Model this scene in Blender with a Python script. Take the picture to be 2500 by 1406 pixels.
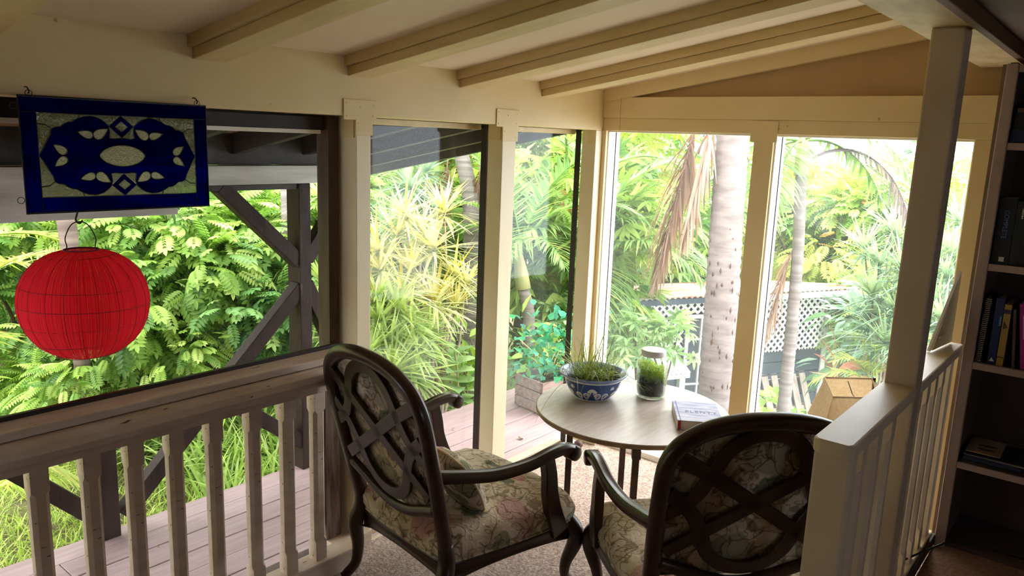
import bpy, bmesh, math, random
import numpy as np
from mathutils import Vector, Matrix, Quaternion
for o in list(bpy.data.objects):
    bpy.data.objects.remove(o)
PI = math.pi
R = math.radians
SC = bpy.context.scene
COL = SC.collection
random.seed(7)
RNG = np.random.default_rng(11)

# ------------------------------------------------------------------ camera
cam_d = bpy.data.cameras.new('camera')
cam = bpy.data.objects.new('camera', cam_d)
COL.objects.link(cam)
cam_d.sensor_width = 36.0
cam_d.lens = 27.0329
cam_d.clip_start = 0.05
cam_d.clip_end = 200
cam.matrix_world = Matrix((((0.636877, 0.123899, -0.760945, 0.000000), (-0.770086, 0.149362, -0.620208, 0.000000), (0.036813, 0.980989, 0.190538, 1.650000), (0.000000, 0.000000, 0.000000, 1.000000))))
SC.camera = cam

# ------------------------------------------------------------------ world, sun, exposure
w = bpy.data.worlds.new('sky')
SC.world = w
w.use_nodes = True
nt = w.node_tree
nt.nodes.clear()
wo = nt.nodes.new('ShaderNodeOutputWorld')
bg = nt.nodes.new('ShaderNodeBackground')
tc = nt.nodes.new('ShaderNodeTexCoord')
sx = nt.nodes.new('ShaderNodeSeparateXYZ')
rp = nt.nodes.new('ShaderNodeValToRGB')
rp.color_ramp.elements[0].position = 0.0
rp.color_ramp.elements[0].color = (0.80, 0.90, 1.0, 1)
rp.color_ramp.elements[1].position = 0.55
rp.color_ramp.elements[1].color = (1.0, 1.0, 0.98, 1)
nt.links.new(tc.outputs['Generated'], sx.inputs[0])
nt.links.new(sx.outputs['Z'], rp.inputs[0])
nt.links.new(rp.outputs[0], bg.inputs['Color'])
bg.inputs['Strength'].default_value = 5.0
nt.links.new(bg.outputs[0], wo.inputs[0])

sun_d = bpy.data.lights.new('sun', 'SUN')
sun_d.energy = 1.2
sun_d.angle = R(35)
sun_d.color = (1.0, 0.96, 0.86)
sun = bpy.data.objects.new('sun', sun_d)
COL.objects.link(sun)
sun.rotation_euler = Vector((-0.45, 0.10, -0.90)).to_track_quat('-Z', 'Y').to_euler()

vs = SC.view_settings
vs.view_transform = 'Standard'
vs.look = 'None'
vs.exposure = 1.07
vs.gamma = 1.0
vs.use_curve_mapping = False
cy = SC.cycles
cy.max_bounces = 10
cy.diffuse_bounces = 5
cy.glossy_bounces = 4
cy.transmission_bounces = 8
cy.transparent_max_bounces = 24
cy.sample_clamp_indirect = 8

# ------------------------------------------------------------------ helpers
def link(o, parent=None):
    COL.objects.link(o)
    if parent is not None:
        o.parent = parent
    return o

def tag(o, label=None, cat=None, group=None, kind=None):
    if label: o['label'] = label
    if cat: o['category'] = cat
    if group: o['group'] = group
    if kind: o['kind'] = kind
    return o

def empty(name, loc=(0, 0, 0), rz=0.0, parent=None):
    o = bpy.data.objects.new(name, None)
    o.empty_display_size = 0.1
    o.location = loc
    o.rotation_euler = (0, 0, rz)
    return link(o, parent)

def thing(name, label, cat, loc=(0, 0, 0), rz=0.0, group=None):
    return tag(empty(name, loc, rz), label, cat, group)

def V3(p):
    return np.array(p, float)

def unit(v):
    v = np.array(v, float)
    n = np.linalg.norm(v)
    return v / n if n > 1e-12 else v

class MB:
    """collects shapes, builds ONE mesh object"""
    def __init__(s):
        s.v = []; s.f = []
    def add(s, verts, faces):
        b = len(s.v)
        s.v.extend([tuple(map(float, p)) for p in verts])
        s.f.extend([tuple(b + i for i in f) for f in faces])
        return s
    def box(s, x0, x1, y0, y1, z0, z1):
        return s.add([(x0, y0, z0), (x1, y0, z0), (x1, y1, z0), (x0, y1, z0), (x0, y0, z1), (x1, y0, z1), (x1, y1, z1), (x0, y1, z1)],
                     [(3, 2, 1, 0), (4, 5, 6, 7), (0, 1, 5, 4), (1, 2, 6, 5), (2, 3, 7, 6), (3, 0, 4, 7)])
    def beam(s, p, q, w, h, up=(0, 0, 1)):
        """box from p to q; w along side, h along up"""
        p = V3(p); q = V3(q)
        d = unit(q - p)
        side = unit(np.cross(d, up)); u = np.cross(side, d)
        a = side * w / 2; b = u * h / 2
        vs_ = [p - a - b, p + a - b, p + a + b, p - a + b, q - a - b, q + a - b, q + a + b, q - a + b]
        return s.add(vs_, [(0, 1, 2, 3), (7, 6, 5, 4), (0, 4, 5, 1), (1, 5, 6, 2), (2, 6, 7, 3), (3, 7, 4, 0)])
    def sweep(s, path, prof, up=(0, 0, 1), closed=False, cap=True):
        """prof: list of (a,b) or function i->list; a along side, b along local up"""
        path = [V3(p) for p in path]
        n = len(path)
        rings = []
        for i in range(n):
            if closed:
                d = unit(path[(i + 1) % n] - path[i - 1])
            else:
                d = unit(path[min(i + 1, n - 1)] - path[max(i - 1, 0)])
            side = np.cross(d, up)
            if np.linalg.norm(side) < 1e-4: side = np.cross(d, (1, 0, 0))
            side = unit(side); u = np.cross(side, d)
            pr = prof(i) if callable(prof) else prof
            rings.append([path[i] + side * a + u * b for a, b in pr])
        m = len(rings[0]); vs_ = [p for r in rings for p in r]; fs = []
        for i in range(n if closed else n - 1):
            j = (i + 1) % n
            for k in range(m):
                l = (k + 1) % m
                fs.append((i * m + k, i * m + l, j * m + l, j * m + k))
        if cap and not closed:
            fs.append(tuple(range(m))[::-1]); fs.append(tuple((n - 1) * m + k for k in range(m)))
        return s.add(vs_, fs)
    def tube(s, path, r, n=8, ratio=1.0, up=(0, 0, 1), closed=False):
        def prof(i):
            rr = r[i] if hasattr(r, '__len__') else r
            return [(rr * math.cos(2 * PI * k / n), rr * ratio * math.sin(2 * PI * k / n)) for k in range(n)]
        return s.sweep(path, prof, up, closed)
    def lathe(s, prof, n=24, c=(0, 0, 0), closed=False):
        """prof: (r,z) list"""
        vs_ = []; fs = []
        for r, z in prof:
            for k in range(n):
                a = 2 * PI * k / n
                vs_.append((c[0] + r * math.cos(a), c[1] + r * math.sin(a), c[2] + z))
        for i in range(len(prof) - 1):
            for k in range(n):
                l = (k + 1) % n
                fs.append((i * n + k, i * n + l, (i + 1) * n + l, (i + 1) * n + k))
        if prof[0][0] > 1e-6 and not closed: fs.append(tuple(range(n))[::-1])
        if prof[-1][0] > 1e-6 and not closed: fs.append(tuple((len(prof) - 1) * n + k for k in range(n)))
        return s.add(vs_, fs)
    def prism(s, poly, fr):
        """poly: 2D points; fr(a,b,side) -> 3D, side 0/1"""
        n = len(poly)
        vs_ = [fr(a, b, 0) for a, b in poly] + [fr(a, b, 1) for a, b in poly]
        fs = [tuple(range(n))[::-1], tuple(range(n, 2 * n))]
        for k in range(n):
            l = (k + 1) % n
            fs.append((k, l, n + l, n + k))
        return s.add(vs_, fs)
    def rings(s, rs_, cap0=True, cap1=True):
        m = len(rs_[0]); vs_ = [p for r in rs_ for p in r]; fs = []
        for i in range(len(rs_) - 1):
            for k in range(m):
                l = (k + 1) % m
                fs.append((i * m + k, i * m + l, (i + 1) * m + l, (i + 1) * m + k))
        if cap0: fs.append(tuple(range(m))[::-1])
        if cap1: fs.append(tuple((len(rs_) - 1) * m + k for k in range(m)))
        return s.add(vs_, fs)
    def mesh(s, name):
        me = bpy.data.meshes.new(name)
        me.from_pydata(s.v, [], s.f)
        bm = bmesh.new(); bm.from_mesh(me)
        bmesh.ops.recalc_face_normals(bm, faces=bm.faces)
        bm.to_mesh(me); bm.free()
        return me
    def build(s, name, mat, parent=None, smooth=False, bevel=0.0, subsurf=0, loc=None, rot=None):
        me = s.mesh(name)
        if mat: me.materials.append(mat)
        if smooth: me.polygons.foreach_set('use_smooth', [True] * len(me.polygons))
        o = bpy.data.objects.new(name, me)
        if loc is not None: o.location = loc
        if rot is not None: o.rotation_euler = rot
        link(o, parent)
        if bevel:
            m = o.modifiers.new('bevel', 'BEVEL'); m.width = bevel; m.segments = 2; m.limit_method = 'ANGLE'; m.angle_limit = R(40)
            if not smooth:
                pass
        if subsurf:
            m = o.modifiers.new('sub', 'SUBSURF'); m.levels = subsurf; m.render_levels = subsurf
        return o

def box(name, mat, parent, x0, x1, y0, y1, z0, z1, bevel=0.004):
    return MB().box(x0, x1, y0, y1, z0, z1).build(name, mat, parent, bevel=bevel)

def to_mesh(o, parent, mat):
    """turn a curve or text object into a mesh object of the same name"""
    bpy.context.view_layer.update()
    me = bpy.data.meshes.new_from_object(o)
    me.materials.clear(); me.materials.append(mat)
    nm = o.name.split('.')[0]; mtx = o.matrix_local.copy()
    bpy.data.objects.remove(o)
    n = bpy.data.objects.new(nm, me); COL.objects.link(n); n.parent = parent; n.matrix_local = mtx
    return n

def copy_tree(o, parent=None):
    c = o.copy(); COL.objects.link(c)
    c.parent = parent
    for ch in list(o.children):
        copy_tree(ch, c)
    return c

def smooth_path(pts, n=6):
    """Catmull-Rom through pts"""
    P_ = [V3(p) for p in pts]
    P_ = [2 * P_[0] - P_[1]] + P_ + [2 * P_[-1] - P_[-2]]
    out = []
    for i in range(1, len(P_) - 2):
        for k in range(n):
            t = k / n
            a, b, c, d = P_[i - 1], P_[i], P_[i + 1], P_[i + 2]
            out.append(0.5 * ((2 * b) + (-a + c) * t + (2 * a - 5 * b + 4 * c - d) * t * t + (-a + 3 * b - 3 * c + d) * t ** 3))
    out.append(P_[-2])
    return out

# ------------------------------------------------------------------ materials
def new_mat(name):
    m = bpy.data.materials.new(name); m.use_nodes = True
    n = m.node_tree; n.nodes.clear()
    out = n.nodes.new('ShaderNodeOutputMaterial')
    return m, n, out

def N(n, t, **kw):
    x = n.nodes.new(t)
    for k, v in kw.items():
        if k.startswith('i_'):
            key = k[2:]
            x.inputs[int(key) if key.isdigit() else key.replace('_', ' ')].default_value = v
        else: setattr(x, k, v)
    return x

def c4(c): return (c[0], c[1], c[2], 1.0)

def ramp(n, stops):
    r = n.nodes.new('ShaderNodeValToRGB')
    e = r.color_ramp.elements
    while len(e) < len(stops): e.new(0.5)
    for i, (p, c) in enumerate(stops):
        e[i].position = p; e[i].color = c4(c) if len(c) == 3 else c
    return r

def pm(name, col, col2=None, rough=0.5, scale=6.0, stretch=(1, 1, 1), bump=0.0, bscale=None, spec=0.4, metal=0.0, detail=5, lo=0.35, hi=0.7, spots=None, coat=0.0):
    """principled with a noise mix of two colours, stretched in object space, with bump; spots=(colour, scale, threshold)"""
    m, n, out = new_mat(name)
    b = N(n, 'ShaderNodeBsdfPrincipled')
    b.inputs['Roughness'].default_value = rough
    b.inputs['Metallic'].default_value = metal
    b.inputs['Specular IOR Level'].default_value = spec
    b.inputs['Coat Weight'].default_value = coat
    n.links.new(b.outputs[0], out.inputs[0])
    t = N(n, 'ShaderNodeTexCoord'); mp = N(n, 'ShaderNodeMapping'); mp.inputs['Scale'].default_value = stretch
    n.links.new(t.outputs['Object'], mp.inputs[0])
    if col2 is None: col2 = tuple(x * 0.85 for x in col)
    ns = N(n, 'ShaderNodeTexNoise'); ns.inputs['Scale'].default_value = scale; ns.inputs['Detail'].default_value = detail
    n.links.new(mp.outputs[0], ns.inputs['Vector'])
    r = ramp(n, [(lo, col2), (hi, col)])
    n.links.new(ns.outputs['Fac'], r.inputs[0])
    last = r.outputs[0]
    if spots:
        v = N(n, 'ShaderNodeTexNoise'); v.inputs['Scale'].default_value = spots[1]; v.inputs['Detail'].default_value = 3
        n.links.new(mp.outputs[0], v.inputs['Vector'])
        rr = ramp(n, [(spots[2], (0, 0, 0)), (spots[2] + 0.03, (1, 1, 1))])
        n.links.new(v.outputs['Fac'], rr.inputs[0])
        mx = N(n, 'ShaderNodeMixRGB'); mx.inputs[2].default_value = c4(spots[0])
        n.links.new(rr.outputs[0], mx.inputs[0]); n.links.new(last, mx.inputs[1]); last = mx.outputs[0]
    n.links.new(last, b.inputs['Base Color'])
    if bump:
        n2 = N(n, 'ShaderNodeTexNoise'); n2.inputs['Scale'].default_value = bscale or scale * 3; n2.inputs['Detail'].default_value = 6
        n.links.new(mp.outputs[0], n2.inputs['Vector'])
        bp = N(n, 'ShaderNodeBump'); bp.inputs['Strength'].default_value = bump; bp.inputs['Distance'].default_value = 0.01
        n.links.new(n2.outputs['Fac'], bp.inputs['Height']); n.links.new(bp.outputs[0], b.inputs['Normal'])
    return m

def leaf_mat(name, stops, trans=0.4, rough=0.42, spec=0.35):
    """thin leaf: diffuse + gloss + light coming through; colour from the per-leaf tint"""
    m, n, out = new_mat(name)
    a = N(n, 'ShaderNodeAttribute'); a.attribute_name = 'tint'
    r = ramp(n, stops)
    n.links.new(a.outputs['Fac'], r.inputs[0])
    b = N(n, 'ShaderNodeBsdfPrincipled'); b.inputs['Roughness'].default_value = rough; b.inputs['Specular IOR Level'].default_value = spec
    tr = N(n, 'ShaderNodeBsdfTranslucent')
    mulc = N(n, 'ShaderNodeMixRGB', blend_type='MULTIPLY'); mulc.inputs[0].default_value = 1.0
    mulc.inputs[2].default_value = (1.1, 1.12, 0.7, 1)
    n.links.new(r.outputs[0], mulc.inputs[1])
    n.links.new(r.outputs[0], b.inputs['Base Color']); n.links.new(mulc.outputs[0], tr.inputs['Color'])
    mx = N(n, 'ShaderNodeMixShader'); mx.inputs[0].default_value = trans
    n.links.new(b.outputs[0], mx.inputs[1]); n.links.new(tr.outputs[0], mx.inputs[2])
    n.links.new(mx.outputs[0], out.inputs[0])
    return m

def glass_mat(name, dust=0.03, tint=(1, 1, 1), gloss=0.045, specks=0.0, edge=0.35, power=4.0):
    """window glass: clear with a fresnel reflection and a film of dust"""
    m, n, out = new_mat(name)
    tp = N(n, 'ShaderNodeBsdfTransparent'); tp.inputs[0].default_value = c4(tint)
    gl = N(n, 'ShaderNodeBsdfGlossy'); gl.inputs['Roughness'].default_value = 0.02
    lw = N(n, 'ShaderNodeLayerWeight'); lw.inputs['Blend'].default_value = 0.5
    pw_ = N(n, 'ShaderNodeMath', operation='POWER'); pw_.inputs[1].default_value = power
    fr = N(n, 'ShaderNodeMath', operation='MULTIPLY_ADD'); fr.inputs[1].default_value = edge; fr.inputs[2].default_value = gloss * 0.22
    n.links.new(lw.outputs['Facing'], pw_.inputs[0]); n.links.new(pw_.outputs[0], fr.inputs[0])
    mx = N(n, 'ShaderNodeMixShader')
    n.links.new(fr.outputs[0], mx.inputs[0]); n.links.new(tp.outputs[0], mx.inputs[1]); n.links.new(gl.outputs[0], mx.inputs[2])
    df = N(n, 'ShaderNodeBsdfDiffuse'); df.inputs[0].default_value = (0.9, 0.93, 0.95, 1)
    tl = N(n, 'ShaderNodeBsdfTranslucent'); tl.inputs[0].default_value = (0.9, 0.93, 0.95, 1)
    dm = N(n, 'ShaderNodeMixShader'); dm.inputs[0].default_value = 0.6
    n.links.new(df.outputs[0], dm.inputs[1]); n.links.new(tl.outputs[0], dm.inputs[2])
    t = N(n, 'ShaderNodeTexCoord'); ns = N(n, 'ShaderNodeTexNoise'); ns.inputs['Scale'].default_value = 3.0; ns.inputs['Detail'].default_value = 6
    mp = N(n, 'ShaderNodeMapping'); mp.inputs['Scale'].default_value = (1.0, 1.0, 0.4)
    n.links.new(t.outputs['Object'], mp.inputs[0]); n.links.new(mp.outputs[0], ns.inputs['Vector'])
    r = ramp(n, [(0.3, (dust * 0.55,) * 3), (0.7, (dust * 1.4,) * 3)])
    n.links.new(ns.outputs['Fac'], r.inputs[0])
    last = r.outputs[0]
    if specks:
        vo = N(n, 'ShaderNodeTexVoronoi'); vo.inputs['Scale'].default_value = 55.0
        mp2 = N(n, 'ShaderNodeMapping'); mp2.inputs['Scale'].default_value = (0.7, 1.0, 1.2); mp2.inputs['Rotation'].default_value = (0, 0.25, 0)
        n.links.new(t.outputs['Object'], mp2.inputs[0]); n.links.new(mp2.outputs[0], vo.inputs['Vector'])
        lt = N(n, 'ShaderNodeMath', operation='LESS_THAN'); lt.inputs[1].default_value = 0.11
        n.links.new(vo.outputs['Distance'], lt.inputs[0])
        ml = N(n, 'ShaderNodeMath', operation='MULTIPLY'); ml.inputs[1].default_value = specks
        n.links.new(lt.outputs[0], ml.inputs[0])
        ad = N(n, 'ShaderNodeMath', operation='ADD')
        n.links.new(last, ad.inputs[0]); n.links.new(ml.outputs[0], ad.inputs[1]); last = ad.outputs[0]
    m2 = N(n, 'ShaderNodeMixShader')
    n.links.new(last, m2.inputs[0]); n.links.new(mx.outputs[0], m2.inputs[1]); n.links.new(dm.outputs[0], m2.inputs[2])
    n.links.new(m2.outputs[0], out.inputs[0])
    return m

CREAM = (0.75, 0.59, 0.32)
M = {}
M['cream'] = pm('cream_paint', CREAM, (0.69, 0.53, 0.265), rough=0.45, scale=2.5, bump=0.10, bscale=14, spots=((0.42, 0.27, 0.10), 9.0, 0.735))
M['cream_white'] = pm('white_paint', (0.86, 0.82, 0.74), (0.78, 0.73, 0.62), rough=0.4, scale=4, bump=0.08, bscale=30)
M['ceiling'] = pm('ceiling_paint', (0.78, 0.63, 0.45), (0.72, 0.57, 0.39), rough=0.6, scale=1.8, bump=0.08, bscale=20)
M['rafter'] = pm('rafter_paint', (0.68, 0.52, 0.27), (0.60, 0.45, 0.21), rough=0.45, scale=3, stretch=(6, 1, 6), bump=0.12, bscale=10)
M['post'] = pm('pale_post_paint', (0.78, 0.67, 0.46), (0.71, 0.60, 0.39), rough=0.42, scale=2.5, bump=0.08, bscale=14, spots=((0.42, 0.27, 0.10), 9.0, 0.75))
M['tan'] = pm('tan_gable_paint', (0.46, 0.30, 0.13), (0.41, 0.26, 0.11), rough=0.6, scale=3, bump=0.05, bscale=40, spots=((0.08, 0.05, 0.03), 13.0, 0.78))
M['rail'] = pm('chipped_rail_paint', (0.62, 0.50, 0.40), (0.50, 0.38, 0.28), rough=0.5, scale=5, stretch=(1, 4, 4), bump=0.15, bscale=18, spots=((0.12, 0.06, 0.04), 16.0, 0.70))
M['rail_backlit'] = pm('backlit_cream_paint', (0.62, 0.48, 0.34), (0.54, 0.41, 0.28), rough=0.42, scale=4, bump=0.08, bscale=18, spots=((0.12, 0.06, 0.04), 14.0, 0.76))  # railing cream with the backlit post's shade put into the colour
M['rail_lit'] = pm('lit_cream_paint', (0.80, 0.66, 0.48), (0.72, 0.57, 0.40), rough=0.45, scale=4, bump=0.08, bscale=18, spots=((0.12, 0.06, 0.04), 14.0, 0.77))  # same cream, lightened as the lit copy for newel, cap and balusters
M['beam_pale'] = pm('pale_beam_paint', (0.66, 0.50, 0.27), (0.48, 0.34, 0.17), rough=0.5, scale=3.2, stretch=(2.0, 6, 1), bump=0.3, bscale=6)
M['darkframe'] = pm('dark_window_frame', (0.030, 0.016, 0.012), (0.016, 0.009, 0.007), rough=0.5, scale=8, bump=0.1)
M['brownframe'] = pm('brown_window_frame', (0.10, 0.052, 0.036), (0.055, 0.03, 0.022), rough=0.5, scale=8, stretch=(3, 3, 0.6), bump=0.1)
M['brown_ceiling'] = pm('brown_ceiling_board', (0.16, 0.085, 0.045), (0.13, 0.07, 0.036), rough=0.6, scale=3, bump=0.05)
M['room_wall'] = pm('room_wall_paint', (0.20, 0.13, 0.08), (0.17, 0.11, 0.07), rough=0.7, scale=2)
M['carpet'] = pm('beige_carpet', (0.66, 0.53, 0.47), (0.36, 0.26, 0.22), rough=0.95, scale=75, bump=1.0, bscale=95, spec=0.05, detail=3)
M['carpet2'] = pm('brown_carpet', (0.42, 0.25, 0.17), (0.28, 0.15, 0.095), rough=0.95, scale=60, bump=0.9, bscale=160, spec=0.05, detail=4)
M['deck'] = pm('mauve_deck_board', (0.42, 0.30, 0.32), (0.33, 0.23, 0.245), rough=0.6, scale=4, stretch=(0.7, 8, 8), bump=0.15, bscale=8, spots=((0.12, 0.06, 0.05), 22.0, 0.72))
M['deck_white'] = pm('white_deck_board', (0.80, 0.80, 0.78), (0.68, 0.68, 0.67), rough=0.6, scale=4, stretch=(8, 0.7, 8), bump=0.1, bscale=8)
M['porch'] = pm('porch_brown_stain', (0.042, 0.021, 0.017), (0.020, 0.011, 0.010), rough=0.6, scale=7, stretch=(3, 3, 0.7), bump=0.2, bscale=14, spots=((0.10, 0.06, 0.05), 12.0, 0.70), spec=0.2)
M['porch_dark'] = pm('porch_dark_stain', (0.040, 0.027, 0.021), (0.022, 0.015, 0.012), rough=0.6, scale=5, stretch=(5, 0.7, 5), bump=0.15)
M['soffit'] = pm('porch_soffit_plank', (0.50, 0.32, 0.18), (0.34, 0.20, 0.105), rough=0.7, scale=4, stretch=(0.6, 8, 8), bump=0.15)
M['weathered_white'] = pm('weathered_white_paint', (0.62, 0.61, 0.56), (0.40, 0.39, 0.35), rough=0.6, scale=3, stretch=(0.7, 6, 6), bump=0.3, bscale=8, spots=((0.38, 0.24, 0.12), 7.0, 0.70))
M['rough_wood'] = pm('rough_grey_red_wood', (0.30, 0.22, 0.19), (0.10, 0.06, 0.05), rough=0.8, scale=6, stretch=(9, 9, 0.8), bump=0.5, bscale=9)
M['walnut'] = pm('dark_walnut_varnish', (0.048, 0.018, 0.010), (0.022, 0.009, 0.006), rough=0.34, scale=6, stretch=(2, 2, 2), spec=0.4, coat=0.08, bump=0.03)
M['travertine'] = pm('travertine', (0.70, 0.64, 0.60), (0.58, 0.50, 0.45), rough=0.35, scale=7, stretch=(1.0, 7, 3), spots=((0.45, 0.33, 0.25), 15.0, 0.74), coat=0.0)
M['bronze'] = pm('bronze_metal', (0.13, 0.085, 0.06), (0.07, 0.045, 0.035), rough=0.5, metal=0.4, scale=9)
M['iron'] = pm('dark_wire', (0.02, 0.018, 0.018), rough=0.5, metal=0.5)
M['lead'] = pm('lead_came', (0.015, 0.015, 0.02), rough=0.5, metal=0.3)
M['lamp_linen'] = pm('lamp_linen', (0.74, 0.60, 0.42), (0.66, 0.52, 0.35), rough=0.9, scale=60, spec=0.1)
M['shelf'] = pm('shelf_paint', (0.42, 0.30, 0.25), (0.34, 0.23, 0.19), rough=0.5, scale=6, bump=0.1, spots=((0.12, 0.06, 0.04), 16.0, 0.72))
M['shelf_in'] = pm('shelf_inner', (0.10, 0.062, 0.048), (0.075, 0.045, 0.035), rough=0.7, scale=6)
M['trunk_grey'] = pm('grey_palm_bark', (0.25, 0.21, 0.20), (0.16, 0.13, 0.125), rough=0.85, scale=3, stretch=(2, 2, 7), bump=0.35, bscale=6, spots=((0.16, 0.10, 0.09), 12.0, 0.70))
M['trunk_ring'] = pm('ringed_palm_bark', (0.27, 0.23, 0.22), (0.14, 0.12, 0.11), rough=0.85, scale=2, stretch=(1, 1, 14), bump=0.3, bscale=3)
M['trunk_warm'] = pm('warm_palm_bark', (0.20, 0.145, 0.125), (0.10, 0.07, 0.06), rough=0.9, scale=2, stretch=(1, 1, 14), bump=0.3, bscale=3)
M['bark'] = pm('brown_bark', (0.22, 0.15, 0.10), (0.10, 0.07, 0.05), rough=0.9, scale=9, bump=0.4)
M['stem_pale'] = pm('pale_stem', (0.46, 0.36, 0.28), (0.30, 0.23, 0.17), rough=0.9, scale=12, bump=0.3)
M['crownshaft'] = pm('green_crownshaft', (0.42, 0.48, 0.22), (0.50, 0.36, 0.16), rough=0.5, scale=3)
M['soil'] = pm('dark_soil', (0.03, 0.022, 0.016), (0.012, 0.009, 0.007), rough=0.95, scale=60, bump=0.5)
M['ground'] = pm('garden_soil', (0.16, 0.17, 0.06), (0.10, 0.08, 0.045), rough=0.95, scale=3, bump=0.5)
M['gravel'] = pm('grey_gravel', (0.62, 0.62, 0.62), (0.32, 0.32, 0.34), rough=0.9, scale=30, bump=0.6)
M['shed_dark'] = pm('hazed_blue_siding', (0.060, 0.082, 0.108), (0.045, 0.064, 0.085), rough=0.6, scale=5, stretch=(1, 1, 4), bump=0.1)  # siding blue lifted, with the haze over it put into the colour
M['lattice'] = pm('white_lattice', (0.86, 0.86, 0.86), (0.78, 0.78, 0.79), rough=0.5, scale=6)
M['tin'] = pm('rusty_tin_roof', (0.66, 0.56, 0.52), (0.40, 0.16, 0.10), rough=0.6, scale=2.2, lo=0.4, hi=0.6, bump=0.1)
M['tin_white'] = pm('white_tin', (0.80, 0.80, 0.78), (0.66, 0.64, 0.60), rough=0.5, scale=3)
M['pallet'] = pm('weathered_pallet', (0.50, 0.42, 0.36), (0.33, 0.27, 0.23), rough=0.85, scale=6, stretch=(5, 5, 1), bump=0.3)
M['planter'] = pm('weathered_planter_wood', (0.36, 0.25, 0.21), (0.20, 0.13, 0.11), rough=0.8, scale=5, stretch=(1, 6, 6), bump=0.3)
M['white_lid'] = pm('white_lid_plastic', (0.80, 0.80, 0.80), (0.76, 0.76, 0.77), rough=0.35)
M['porcelain_white'] = pm('porcelain_white', (0.78, 0.82, 0.86), (0.70, 0.75, 0.82), rough=0.12, scale=12, spec=0.6)
M['porcelain_blue'] = pm('porcelain_blue', (0.035, 0.10, 0.36), (0.02, 0.055, 0.24), rough=0.12, scale=14, spec=0.6)
M['porcelain_pale'] = pm('porcelain_pale_blue', (0.32, 0.42, 0.66), (0.16, 0.24, 0.50), rough=0.12, scale=22, spec=0.6)
M['paper'] = pm('page_edges', (0.72, 0.66, 0.58), (0.58, 0.50, 0.42), rough=0.9, scale=3, stretch=(1, 1, 60))
M['cord'] = pm('black_cord', (0.012, 0.010, 0.010), rough=0.45)
M['glass_left'] = glass_mat('window_glass_left', 0.003, gloss=0.012, specks=0.05)
M['glass_mid'] = glass_mat('window_glass_mid', 0.014)
M['glass_far'] = glass_mat('window_glass_far', 0.022)

def linen():
    m, n, out = new_mat('lamp_shade_linen')
    d = N(n, 'ShaderNodeBsdfDiffuse'); tl = N(n, 'ShaderNodeBsdfTranslucent'); mx = N(n, 'ShaderNodeMixShader'); mx.inputs[0].default_value = 0.5
    t = N(n, 'ShaderNodeTexCoord'); ns = N(n, 'ShaderNodeTexNoise'); ns.inputs['Scale'].default_value = 80; n.links.new(t.outputs['Object'], ns.inputs['Vector'])
    r = ramp(n, [(0.3, (0.78, 0.66, 0.49)), (0.7, (0.90, 0.80, 0.64))]); n.links.new(ns.outputs['Fac'], r.inputs[0])
    n.links.new(r.outputs[0], d.inputs[0]); n.links.new(r.outputs[0], tl.inputs[0])
    n.links.new(d.outputs[0], mx.inputs[1]); n.links.new(tl.outputs[0], mx.inputs[2]); n.links.new(mx.outputs[0], out.inputs[0])
    return m
M['shade_linen'] = linen()

def flat(name, col, rough=0.5, spec=0.4):
    return pm(name, col, tuple(x * 0.88 for x in col), rough=rough, scale=9, spec=spec)

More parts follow.
